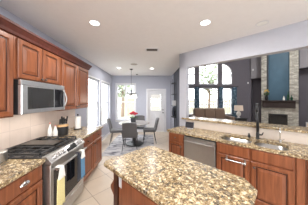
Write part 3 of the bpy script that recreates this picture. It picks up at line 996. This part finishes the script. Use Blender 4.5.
fc = pen_thing('pull_down_faucet', 'tall black pull-down faucet behind the sink bowls', 'faucet', -0.318, None, 2.825, 0.911)
MB().lathe([(0.03, 0), (0.03, 0.008), (0.024, 0.014), (0.024, 0.10), (0.020, 0.11)], (0, 0, 0), 18).build('base', 'black', fc)
col = [(0, 0, 0.10), (0, 0, 0.42)] + [(0, -0.05 + 0.05 * cos(a), 0.515 + 0.06 * sin(a)) for a in [pi * q / 10 for q in range(0, 11)]] + [(0, -0.10, 0.44)]
MB().tube(col, 0.021, 12).build('spout', 'black', fc, smooth=True)
MB().lathe([(0.021, 0), (0.025, 0.02), (0.025, 0.13), (0.019, 0.15)], (0, -0.10, 0.30), 16).build('spray_head', 'black', fc, smooth=False)
MB().tube([(0.02, 0, 0.07), (0.055, 0, 0.075), (0.06, -0.01, 0.08), (0.075, -0.03, 0.12)], [0.013, 0.013, 0.009, 0.007], 10).build('lever', 'black', fc)
MB().box(-0.012, 0.012, -0.10, 0.0, 0.395, 0.41).build('docking_arm', 'black', fc)
sd = pen_thing('soap_dispenser', 'small black soap pump standing beside the black faucet', 'soap dispenser', -0.435, None, 2.825, 0.911)
MB().lathe([(0.022, 0), (0.022, 0.035), (0.012, 0.045), (0.010, 0.065)], (0, 0, 0), 16).build('base', 'black', sd)
MB().tube([(0, 0, 0.062), (0, -0.015, 0.072), (0, -0.07, 0.066)], [0.010, 0.009, 0.006], 10).build('spout', 'black', sd)
ft = pen_thing('filter_tap', 'slim chrome filtered water tap near the end of the sink', 'faucet', -0.045, None, 2.825, 0.911)
MB().lathe([(0.022, 0), (0.022, 0.03), (0.016, 0.04)], (0, 0, 0), 16).build('base', 'chrome', ft)
gn = [(0, 0, 0.03), (0, 0, 0.16)] + [(0, -0.045 + 0.045 * cos(a), 0.17 + 0.045 * sin(a)) for a in [pi * q / 8 for q in range(9)]] + [(0, -0.09, 0.145)]
MB().tube(gn, 0.007, 10).build('spout', 'chrome', ft, smooth=True)
MB().tube([(0.014, 0, 0.03), (0.05, -0.01, 0.055)], [0.008, 0.006], 8).build('lever', 'chrome', ft)

# raised bar top
bt = [(-1.825, 2.895), (1.32, 2.895), (1.32, 3.28), (-1.70, 3.28), (-1.70, PW - 0.002), (-1.825, PW - 0.002)]
o = MB().prism(bt, 1.080, 1.118).build('granite_bar_top', 'granite', None, bevel=0.006)
place(o, (0, 0, 0), D45)
tag(o, 'raised speckled granite bar top on the half wall behind the sink', 'countertop')

sdp = thing('smart_display', 'dark tilted screen with pale rim on the sink counter by the wall pier', 'smart display', sp(-1.515, 2.74, 0.911), D45 + 0.15)
MB().prism([(-0.02, 0.0), (0.07, 0.0), (0.05, 0.03), (0.02, 0.10), (0.0, 0.10)], -0.06, 0.06, 'x').build('stand', 'white', sdp, bevel=0.006)
q = MB().panel(-0.095, 0.095, 0.018, 0.150, [(0, -0.036), (0.006, -0.042), (0.014, -0.042)], -0.018).build('bezel', 'slate', sdp)
q.rotation_euler = (-0.25, 0, 0)
q2 = MB().box(-0.081, 0.081, -0.0445, -0.0415, 0.031, 0.137).build('screen', 'screen', sdp)
q2.rotation_euler = (-0.25, 0, 0)

# ------------------------------------------------------------------ island
isl = thing('kitchen_island', 'cherry island base under the big granite slab in the middle', 'island', (0, 0, 0), D45)
IB = (-1.115, -0.17, 0.70, 1.32)
MB().box(IB[0], IB[1], IB[2], IB[3], 0.09, 0.868).box(IB[0] + 0.02, IB[1] - 0.02, IB[2] + 0.06, IB[3] - 0.06, 0, 0.09).build('body', 'wood', isl)
def isl_front(x0, x1, knob):
    d = MB().panel(x0, x1, 0.11, 0.86, [(i, y + IB[2]) for i, y in SLAB], IB[2]).build('door', 'wood', isl)
    MB().lathe([(0.007, 0), (0.007, -0.012), (0.014, -0.02), (0.016, -0.027), (0.010, -0.033)], (knob, IB[2] - 0.020, 0.744), 14, 'y').build('knob', 'bronze', d)
isl_front(-1.048, -0.62, -0.815)
isl_front(-0.612, -0.19, -0.57)
lg = MB().box(-1.275, -1.195, 0.735, 0.815, 0.0, 0.868).build('post', 'wood_dark', isl, bevel=0.004)
MB().prism([(-1.275, 0.735), (-1.335, 0.655), (-1.335, 0.625), (-1.275, 0.575)], 0.735, 0.815, 'y').build('corbel', 'wood', lg, bevel=0.004)
MB().box(-1.195, IB[0], 0.76, 0.79, 0.83, 0.868).build('apron', 'wood_dark', isl)
MB().box(-1.275, -1.195, 1.18, 1.26, 0.0, 0.868).build('post', 'wood_dark', isl, bevel=0.004)
op = MB().box(-1.108, -1.052, 0.694, 0.700, 0.755, 0.862).build('outlet_plate', 'white', isl)
def island_slab():
    s0, s1, p0, p1 = -1.385, -0.140, 0.665, 1.355
    poly = [(s0 + 0.035, p0), (s1, p0), (s1, p1 - 0.125), (s1 - 0.095, p1 - 0.012), (s0 + 0.05, p1 + 0.035), (s0, p1 - 0.01), (s0, p0 + 0.035)]
    o = MB().prism(poly, 0.87, 0.91).build('granite_island_top', 'granite', None, bevel=0.010, segs=3)
    place(o, (0, 0, 0), D45)
    return tag(o, 'big speckled granite slab with clipped corners on the island', 'countertop')
island_slab()

# ------------------------------------------------------------------ dining corner
rgm = MB().box(-1.40, 0.12, 3.80, 6.05, 0.001, 0.012).build('area_rug', 'rug', None, bevel=0.004)
tag(rgm, 'grey streaked area rug under the round dining table', 'rug')
TX, TY = -0.565, 4.80
tb = thing('dining_table', 'round pale stone-topped dining table on a dark pedestal', 'table', (TX, TY, 0.012))
MB().lathe([(0.50, 0.718), (0.53, 0.724), (0.53, 0.744), (0.52, 0.75)], (0, 0, 0), 48).build('tabletop', 'table', tb)
MB().lathe([(0.30, 0), (0.30, 0.03), (0.12, 0.06), (0.07, 0.12), (0.06, 0.45), (0.10, 0.62), (0.40, 0.69), (0.40, 0.718)], (0, 0, 0), 28).build('pedestal', 'black', tb, smooth=False)
def chair():
    t = thing('dining_chair', '', 'chair', (0, 0, 0), 0, 'grey chairs round the dining table')
    # faces +y, back at -y
    MB().box(-0.22, 0.22, -0.20, 0.24, 0.41, 0.49).build('seat', 'grey_fabric', t, bevel=0.025, segs=3)
    vs, fs = [], []
    nx, nz = 10, 8
    for side in (0, 1):
        for j in range(nz + 1):
            f = j / nz
            for i in range(nx + 1):
                u = i / nx * 2 - 1
                w = 0.225 - 0.02 * f
                y = -0.20 - 0.10 * f + 0.05 * u * u - (0.045 if side == 0 else 0.0)
                vs.append((u * w, y, 0.44 + 0.44 * f - (0.02 * u * u if j == nz else 0)))
    k = (nx + 1) * (nz + 1)
    for j in range(nz):
        for i in range(nx):
            q = j * (nx + 1) + i
            fs.append((q, q + 1, q + nx + 2, q + nx + 1))
            fs.append((k + q, k + q + nx + 1, k + q + nx + 2, k + q + 1))
    rim = [i for i in range(nx + 1)] + [(j * (nx + 1) + nx) for j in range(1, nz + 1)] + [(nz * (nx + 1) + i) for i in range(nx - 1, -1, -1)] + [j * (nx + 1) for j in range(nz - 1, 0, -1)]
    for a_, b_ in zip(rim, rim[1:] + rim[:1]):
        fs.append((a_, b_, b_ + k, a_ + k))
    MB().add(vs, fs).build('backrest', 'grey_fabric', t, smooth=False, bevel=0.012)
    for sx, sy in ((1, 1), (-1, 1), (1, -1), (-1, -1)):
        MB().tube([(sx * 0.17, sy * 0.16 + 0.02, 0.42), (sx * 0.225, sy * 0.23 + 0.02, 0.0)], [0.013, 0.009], 8).build('leg', 'iron', t)
    return t
c0 = chair()
c0.location = (-0.615, 4.24, 0.014)
c0.rotation_euler = (0, 0, 0.02)
c0['label'] = 'grey dining chair with its back to the kitchen, in front of the table'
copy_tree(c0, (-1.20, 4.90, 0.014), -pi / 2 + 0.15, 'grey dining chair on the window side of the table, facing the door side')
copy_tree(c0, (-0.02, 4.98, 0.014), pi / 2 + 0.05, 'grey dining chair on the patio door side of the table')
copy_tree(c0, (-0.45, 5.50, 0.014), pi, 'grey dining chair behind the flowers, across the table')
vz = thing('flower_vase', 'clear square vase on the round dining table', 'vase', (-0.60, 4.86, 0.7635))
MB().box(-0.085, 0.085, -0.07, 0.07, 0, 0.012).box(-0.085, -0.077, -0.07, 0.07, 0.012, 0.15).box(0.077, 0.085, -0.07, 0.07, 0.012, 0.15).box(-0.077, 0.077, -0.07, -0.062, 0.012, 0.15).box(-0.077, 0.077, 0.062, 0.07, 0.012, 0.15).build('vase_body', 'slate', vz)
fb = thing('flower_bouquet', 'bunch of red flowers in the vase on the dining table', 'flowers', (-0.60, 4.86, 0.776))
m = MB()
for k in range(9):
    a = k * 0.7
    m.tube([(0.03 * cos(a), 0.03 * sin(a), 0.0), (0.07 * cos(a), 0.06 * sin(a), 0.22)], 0.005, 6)
for k in range(10):
    a = k * 0.63
    m.add([(0.06 * cos(a), 0.06 * sin(a), 0.12), (0.12 * cos(a + .2), 0.12 * sin(a + .2), 0.17), (0.15 * cos(a), 0.15 * sin(a), 0.15), (0.12 * cos(a - .2), 0.12 * sin(a - .2), 0.15)], [(0, 1, 2, 3)])
m.build('stem', 'green', fb)
rnd = random.Random(11)
for k in range(11):
    a = k * 2.4
    q = 0.125 * sqrt(k / 10)
    c = (q * cos(a), q * sin(a), 0.25 + 0.07 * (1 - q / 0.13) + 0.02 * rnd.random())
    bl = MB()
    for j in range(9):
        b_ = j * 0.7
        h_ = 0.012 * (j % 3)
        bl.ball((c[0] + 0.024 * cos(b_), c[1] + 0.024 * sin(b_), c[2] + h_), (0.022, 0.022, 0.018), 8, 5)
    bl.ball((c[0], c[1], c[2] + 0.018), 0.024, 8, 6)
    bl.build('bloom', 'red', fb, smooth=True)

# chandelier
ch = thing('chandelier', 'dark metal chandelier with white glass shades over the dining table', 'chandelier', (-0.72, 5.14, ZC))
MB().lathe([(0.065, -0.001), (0.065, -0.015), (0.03, -0.035), (0.008, -0.045)], (0, 0, 0), 24).build('canopy', 'bronze', ch)
MB().tube([(0, 0, -0.04), (0, 0, -0.93)], 0.007, 8).build('rod', 'bronze', ch)
MB().lathe([(0.008, -0.78), (0.028, -0.80), (0.032, -0.84), (0.012, -0.88), (0.024, -0.95), (0.006, -1.0)], (0, 0, 0), 16).build('hub', 'bronze', ch, smooth=True)
for k in range(5):
    a = k * 2 * pi / 5 + 0.3
    pts = []
    for q in range(11):
        f = q / 10
        rr = 0.02 + 0.15 * f
        zz = -0.92 - 0.06 * sin(f * pi) + 0.05 * f ** 2
        pts.append((rr * cos(a), rr * sin(a), zz))
    pts.append((0.17 * cos(a), 0.17 * sin(a), -0.95))
    arm = MB().tube(pts, 0.007, 8).build('arm', 'bronze', ch, smooth=True)
    cx, cy = 0.17 * cos(a), 0.17 * sin(a)
    MB().lathe([(0.022, -0.95), (0.026, -0.965), (0.040, -1.0), (0.052, -1.06), (0.062, -1.085), (0.058, -1.086), (0.045, -1.05), (0.02, -0.97)], (cx, cy, 0), 18).build('glass_shade', 'frosted', arm, smooth=True)
L = bpy.data.lights.new('chandelier_light', 'POINT')
L.energy = 10
L.color = (1, 0.9, 0.76)
L.shadow_soft_size = 0.12
lo = bpy.data.objects.new('chandelier_light', L)
COL.objects.link(lo)
lo.parent = ch
lo.location = (0, 0, -1.16)

# things at the dark wall past the peninsula
rk = thing('wall_shelf_rack', 'tall narrow black metal rack against the dark grey wall', 'rack', (XR - 0.002, 5.55, 0))
m = MB()
for yy in (-0.22, 0.22):
    for xx in (-0.16, -0.015):
        m.box(xx, xx + 0.012, yy, yy + 0.012, 0.0, 2.35)
m.build('upright', 'iron', rk)
for zz in (0.25, 0.85, 1.30, 1.75, 2.2):
    MB().box(-0.162, 0, -0.222, 0.234, zz, zz + 0.018).build('shelf', 'iron', rk)
bx = MB().box(-0.145, -0.02, -0.20, 0.0, 0, 0.20).build('storage_box', 'white', None, bevel=0.006)
place(bx, (XR - 0.002, 5.53, 1.319))
tag(bx, 'white box on the black rack by the dark wall', 'box')
hb = MB().lathe([(0.05, 0), (0.10, 0.06), (0.11, 0.22), (0.08, 0.34), (0.04, 0.40)], (0, 0, 0), 18, squash=(0.6, 1.2)).build('fabric_bag', 'navy_cloth', None, smooth=True)
place(hb, (XR - 0.09, 5.53, 0.869))
tag(hb, 'dark soft bag standing on the black rack below the white box', 'bag')

# ------------------------------------------------------------------ living room
sf = thing('sofa', 'brown three-seat sofa in front of the living room windows', 'sofa', (3.36, 7.0, 0))
SW = 1.05
MB().box(-SW, SW, 0.0, 0.95, 0.06, 0.30).build('base', 'brown_fabric', sf, bevel=0.03)
for i in range(3):
    a = -SW + 0.17 + i * (2 * SW - 0.34) / 3
    b = a + (2 * SW - 0.34) / 3
    MB().box(a + 0.005, b - 0.005, -0.02, 0.68, 0.30, 0.50).build('seat_cushion', 'brown_fabric', sf, bevel=0.05, segs=4)
    MB().prism([(0.60, 0.42), (0.66, 0.95), (0.74, 1.06), (0.90, 1.06), (0.98, 0.95), (0.95, 0.30), (0.60, 0.30)], a + 0.004, b - 0.004, 'x').build('back_cushion', 'brown_fabric', sf, bevel=0.05, segs=4)
for sx in (-1, 1):
    x0, x1 = sorted((sx * SW, sx * (SW - 0.17)))
    MB().box(x0, x1, -0.02, 0.93, 0.06, 0.66).build('arm', 'brown_fabric', sf, bevel=0.06, segs=4)
    for yy in (0.06, 0.86):
        MB().box(sx * SW - 0.05 * (sx > 0) - 0.0, sx * SW + 0.05 * (sx < 0), yy, yy + 0.05, 0, 0.06).build('foot', 'black', sf)
et = thing('end_table', 'dark square end table beside the brown sofa, under the lamp', 'side table', (4.95, 7.45, 0))
MB().box(-0.25, 0.25, -0.25, 0.25, 0.515, 0.55).build('tabletop', 'black', et, bevel=0.006)
MB().box(-0.22, 0.22, -0.22, 0.22, 0.40, 0.515).build('apron', 'black', et)
for sx in (-1, 1):
    for sy in (-1, 1):
        MB().box(sx * 0.22 - 0.02, sx * 0.22 + 0.02, sy * 0.22 - 0.02, sy * 0.22 + 0.02, 0, 0.40).build('leg', 'black', et)
lp = thing('table_lamp', 'table lamp with cream drum shade and round white base', 'lamp', (4.90, 7.5, 0.551))
MB().lathe([(0.07, 0), (0.075, 0.02), (0.03, 0.05), (0.10, 0.14), (0.12, 0.22), (0.09, 0.31), (0.025, 0.37), (0.012, 0.40), (0.012, 0.44)], (0, 0, 0), 24).build('base', 'ceramic', lp, smooth=True)
m = MB()
seg = 28
vs, fs = [], []
for (r, z) in ((0.225, 0.39), (0.205, 0.68), (0.200, 0.68), (0.220, 0.39)):
    vs += [(r * cos(2 * pi * k / seg), r * sin(2 * pi * k / seg), z) for k in range(seg)]
for i in range(4):
    for k in range(seg):
        fs.append((i * seg + k, i * seg + (k + 1) % seg, ((i + 1) % 4) * seg + (k + 1) % seg, ((i + 1) % 4) * seg + k))
m.add(vs, fs).build('lamp_shade', 'shade', lp, smooth=False)
m = MB()
for k in range(3):
    a = k * 2.094
    m.tube([(0, 0, 0.44), (0.203 * cos(a), 0.203 * sin(a), 0.44 + 0.12)], 0.004, 6)
m.build('shade_holder', 'pewter', lp)

def drape(x0, x1, label):
    nx = 36
    vs, fs = [], []
    for z in (0.02, 0.8, 1.6, 2.33):
        for i in range(nx + 1):
            f = i / nx
            vs.append((x0 + (x1 - x0) * f, YL - 0.09 + 0.03 * sin(f * 2 * pi * max(2, round((x1 - x0) / 0.075))), z))
    for j in range(3):
        for i in range(nx):
            q = j * (nx + 1) + i
            fs.append((q, q + 1, q + nx + 2, q + nx + 1))
    o = MB().add(vs, fs).build('curtain', 'drape', None, smooth=True)
    o.modifiers.new('thick', 'SOLIDIFY').thickness = 0.006
    return tag(o, label, 'curtain', 'blue patterned curtains at the living room windows')
drape(2.72, 3.01, 'blue patterned curtain between the narrow window by the pier and the middle window')
drape(4.26, 4.50, 'blue patterned curtain between the middle window and the arched window')
drape(5.08, 5.36, 'blue patterned curtain by the lamp, past the arched window')
rod = thing('curtain_rod', 'dark curtain rod across the living room windows under the transom', 'curtain rod', (CX, YL - 0.09, 2.36))
MB().tube([(-1.75, 0, 0), (1.78, 0, 0)], 0.018, 10).build('rod', 'black', rod)
for xx in (-1.76, 1.79):
    MB().ball((xx, 0, 0), 0.035, 10, 8).build('finial', 'black', rod, smooth=True)
for xx in (-0.765, 0.72):
    MB().box(xx - 0.012, xx + 0.012, 0, 0.088, -0.012, 0.012).build('bracket', 'black', rod)

# fireplace, in its own corner frame
PB = 10.0
fp = thing('stone_fireplace', 'pale stacked-stone corner fireplace with a blue recessed panel above', 'fireplace', (0, 0, 0), D45)
s0, s1 = -0.955, 0.525
m = MB()
m.box(s0, -0.62, PB, PB + 0.36, 0, 1.12).box(0.11, s1, PB, PB + 0.36, 0, 1.12).box(-0.62, 0.11, PB, PB + 0.36, 0.76, 1.12).box(-0.62, 0.11, PB, PB + 0.36, 0, 0.08)
m.box(s0, -0.72, PB, PB + 0.36, 1.12, 4.9).box(0.20, s1, PB, PB + 0.36, 1.12, 4.9).box(-0.72, 0.20, PB, PB + 0.36, 4.6, 4.9)
m.build('stonework', 'stone', fp)
MB().box(-0.72, -0.66, PB + 0.012, PB + 0.33, 1.515, 4.6).build('niche_jamb', 'slate', fp)
MB().box(-0.72, 0.20, PB + 0.33, PB + 0.36, 1.12, 4.6).build('niche_panel', 'blue', fp)
MB().box(-0.62, 0.11, PB + 0.34, PB + 0.36, 0.08, 0.76).box(-0.62, -0.60, PB + 0.03, PB + 0.34, 0.08, 0.76).box(0.09, 0.11, PB + 0.03, PB + 0.34, 0.08, 0.76).build('firebox', 'black', fp)
f = MB().box(-0.64, -0.585, PB - 0.014, PB, 0.06, 0.78).box(0.075, 0.13, PB - 0.014, PB, 0.06, 0.78).box(-0.585, 0.075, PB - 0.014, PB, 0.715, 0.78).box(-0.585, 0.075, PB - 0.014, PB, 0.06, 0.12)
f.build('firebox_frame', 'black', fp)
MB().box(-0.60, 0.09, PB + 0.02, PB + 0.026, 0.10, 0.74).build('fire_screen', 'black_gloss', fp)
mp_ = [(PB, 1.11), (PB - 0.10, 1.11), (PB - 0.11, 1.40), (PB - 0.15, 1.44), (PB - 0.20, 1.46), (PB - 0.20, 1.512), (PB, 1.512)]
mt = MB().prism(mp_, -0.90, 0.42, 'x').box(-1.0, 0.56, PB - 0.22, PB + 0.0, 1.47, 1.515).build('mantel', 'wood_dark', fp, bevel=0.006)
mt.data.materials[0] = M['bronze_wood'] if 'bronze_wood' in M else plain('espresso_wood', srgb(56, 46, 46), 0.35, var=0.15)
MB().box(-1.05, 0.62, PB - 0.40, PB - 0.001, 0.0, 0.06).build('hearth', 'stone', fp)

def pen_loc(s, p, z):
    return sp(s, p, z)
v1 = thing('mantel_vase', 'small dark vase at the window end of the mantel', 'vase', pen_loc(-0.72, PB - 0.10, 1.516), D45)
MB().lathe([(0.05, 0), (0.075, 0.06), (0.08, 0.16), (0.05, 0.25), (0.055, 0.28)], (0, 0, 0), 18).build('vase_body', 'black', v1, smooth=True)
y1f = thing('flower_bouquet', 'yellow flowers in the small dark mantel vase', 'flowers', pen_loc(-0.72, PB - 0.115, 1.785), D45)
m = MB()
for k in range(8):
    a = k * 0.8
    m.tube([(0, 0, -0.01), (0.08 * cos(a), 0.06 * sin(a), 0.16 + 0.05 * (k % 3))], 0.006, 6)
for k in range(9):
    a = k * 0.7 + 0.3
    m.ball((0.10 * cos(a), 0.08 * sin(a), 0.05 + 0.03 * (k % 3)), (0.04, 0.03, 0.02), 6, 4)
m.build('stem', 'green', y1f)
for k in range(6):
    a = k * 1.05
    bl = MB()
    for j in range(6):
        bl.ball((0.09 * cos(a) + 0.02 * cos(j * 1.05), 0.07 * sin(a) + 0.02 * sin(j * 1.05), 0.20 + 0.05 * (k % 3)), 0.02, 6, 4)
    bl.ball((0.09 * cos(a), 0.07 * sin(a), 0.21 + 0.05 * (k % 3)), 0.022, 6, 4)
    bl.build('bloom', 'yellow_petal', y1f, smooth=True)
def mbottle(s, h, r, mat, label):
    t = thing('mantel_bottle', label, 'bottle', pen_loc(s, PB - 0.10, 1.516), D45, 'bottles on the mantel')
    MB().lathe([(r * 0.9, 0), (r, 0.02), (r, h * 0.5), (r * 0.35, h * 0.68), (r * 0.32, h * 0.95)], (0, 0, 0), 18).build('body', mat, t, smooth=True)
    MB().lathe([(r * 0.40, h * 0.95), (r * 0.40, h), (r * 0.2, h + 0.01)], (0, 0, 0), 12).build('stopper', 'pewter', t)
mbottle(-0.01, 0.24, 0.045, 'ceramic', 'short pale bottle on the mantel beside the green one')
mbottle(0.145, 0.46, 0.055, 'bottle_green', 'tall green bottle near the end of the mantel')
mbottle(0.275, 0.28, 0.05, 'bottle_green', 'squat dark green bottle at the very end of the mantel')

def wall_dot(loc, rz, label):
    t = thing('wall_sensor', label, 'sensor', loc, rz, 'white sensors on the living room walls')
    MB().box(-0.04, 0.04, -0.02, 0, -0.055, 0.055).build('housing', 'white', t, bevel=0.006)
    MB().box(-0.02, 0.02, -0.026, -0.019, -0.02, 0.025).build('lens', 'ceramic', t, bevel=0.003)
wall_dot(sp(-1.40, PC - 0.001, 3.40), D45, 'small white sensor high on the lit wall left of the fireplace'.replace(' left of', ' next to'))
wall_dot((6.13, YL - 0.001, 2.60), 0, 'small white sensor on the dark wall between lamp and fireplace')
sw = thing('subwoofer', 'pale grey box on the floor past the stone fireplace', 'speaker', sp(0.92, PB + 0.05, 0), D45)
MB().box(-0.13, 0.13, 0, 0.30, 0.02, 0.42).build('cabinet', 'white', sw, bevel=0.01)
MB().box(-0.11, 0.11, -0.01, 0.0, 0.05, 0.39).build('front_grille', 'shade', sw)
MB().box(-0.11, -0.08, 0.02, 0.28, 0, 0.02).box(0.08, 0.11, 0.02, 0.28, 0, 0.02).build('foot', 'black', sw)

# ------------------------------------------------------------------ ceiling fixtures
def can(x, y, label, lit=True, power=None, z=ZC, r=0.082):
    t = thing('recessed_light', label, 'ceiling light', (x, y, z), 0, 'recessed ceiling lights')
    m = MB()
    seg = 28
    vs, fs = [], []
    for (rr, zz) in ((r * 0.80, 0), (r * 0.80, -0.006), (r, -0.004), (r, 0)):
        vs += [(rr * cos(2 * pi * k / seg), rr * sin(2 * pi * k / seg), zz) for k in range(seg)]
    for i in range(4):
        for k in range(seg):
            fs.append((i * seg + k, i * seg + (k + 1) % seg, ((i + 1) % 4) * seg + (k + 1) % seg, ((i + 1) % 4) * seg + k))
    m.add(vs, fs).build('trim_ring', 'white', t)
    MB().lathe([(r * 0.8, 0.0), (r * 0.8, -0.003)], (0, 0, 0), 24).build('lens', 'lamp_on' if lit else 'ceramic', t)
    if lit:
        L = bpy.data.lights.new('recessed_lamp', 'AREA')
        L.shape = 'DISK'
        L.size = 0.13
        L.energy = CAN_POWER if power is None else power
        L.color = (1.0, 0.97, 0.93)
        o = bpy.data.objects.new('recessed_lamp', L)
        COL.objects.link(o)
        o.parent = t
        o.location = (0, 0, -0.012)
    return t
can(-0.83, 2.06, 'lit recessed ceiling light over the floor beside the range')
can(0.81, 2.01, 'lit recessed ceiling light over the island near the header')
can(1.67, 2.01, 'unlit recessed ceiling light beside the header above the sink', lit=False)
can(-1.14, 4.99, 'lit recessed ceiling light between the chandelier and the side windows', power=14)
can(0.05, 5.04, 'lit recessed ceiling light near the patio door', power=14)
can(-0.3, 0.1, 'added unseen fill light behind the camera on the range side')  # this and the next two: added out of view to brighten the kitchen
can(0.95, -0.2, 'added unseen fill light behind the camera on the sink side')
can(-0.3, -1.5, 'added unseen fill light by the rear wall opening')
can(3.2, 5.6, 'added unseen fill light high over the living room sofa', z=LZ, power=50)  # living room trio, added out of view to brighten walls and fireplace
can(6.0, 5.5, 'added unseen fill light high over the living room fireplace side', z=LZ, power=85)
can(6.4, 2.6, 'added unseen fill light high over the living room near end', z=LZ, power=85)

cs = thing('ceiling_speaker', 'round pale ceiling speaker between the chandelier and the vent', 'speaker', (-0.53, 4.42, ZC))
MB().lathe([(0.125, 0), (0.125, -0.006), (0.115, -0.009)], (0, 0, 0), 32).build('ring', 'ceil', cs)
MB().lathe([(0.112, -0.008), (0.110, -0.011)], (0, 0, 0), 32).build('front_grille', 'slate', cs).data.materials[0] = plain('grey_mesh', srgb(168, 160, 152), 0.7)
vt = thing('ceiling_vent', 'rectangular air vent with dark slots in the kitchen ceiling', 'vent', (0.035, 3.13, ZC))
MB().box(-0.155, 0.155, -0.10, -0.07, -0.008, 0).box(-0.155, 0.155, 0.07, 0.10, -0.008, 0).box(-0.155, -0.125, -0.07, 0.07, -0.008, 0).box(0.125, 0.155, -0.07, 0.07, -0.008, 0).build('frame', 'white', vt)
MB().box(-0.125, 0.125, -0.07, 0.07, -0.002, 0).build('backing', 'grille', vt)
m = MB()
for k in range(6):
    yy = -0.06 + k * 0.022
    m.add([(-0.125, yy, -0.003), (0.125, yy, -0.003), (0.125, yy + 0.010, -0.009), (-0.125, yy + 0.010, -0.009)], [(0, 1, 2, 3)])
m.build('louver', 'pewter', vt)
sm = thing('smoke_detector', 'small dark detector on the ceiling near the end wall', 'detector', (-0.61, 6.20, ZC))
MB().lathe([(0.05, 0), (0.05, -0.012), (0.03, -0.03)], (0, 0, 0), 20).build('housing', 'pewter', sm)
MB().lathe([(0.015, -0.029), (0.012, -0.034)], (0, 0, 0), 12).build('sensor_cap', 'black', sm)
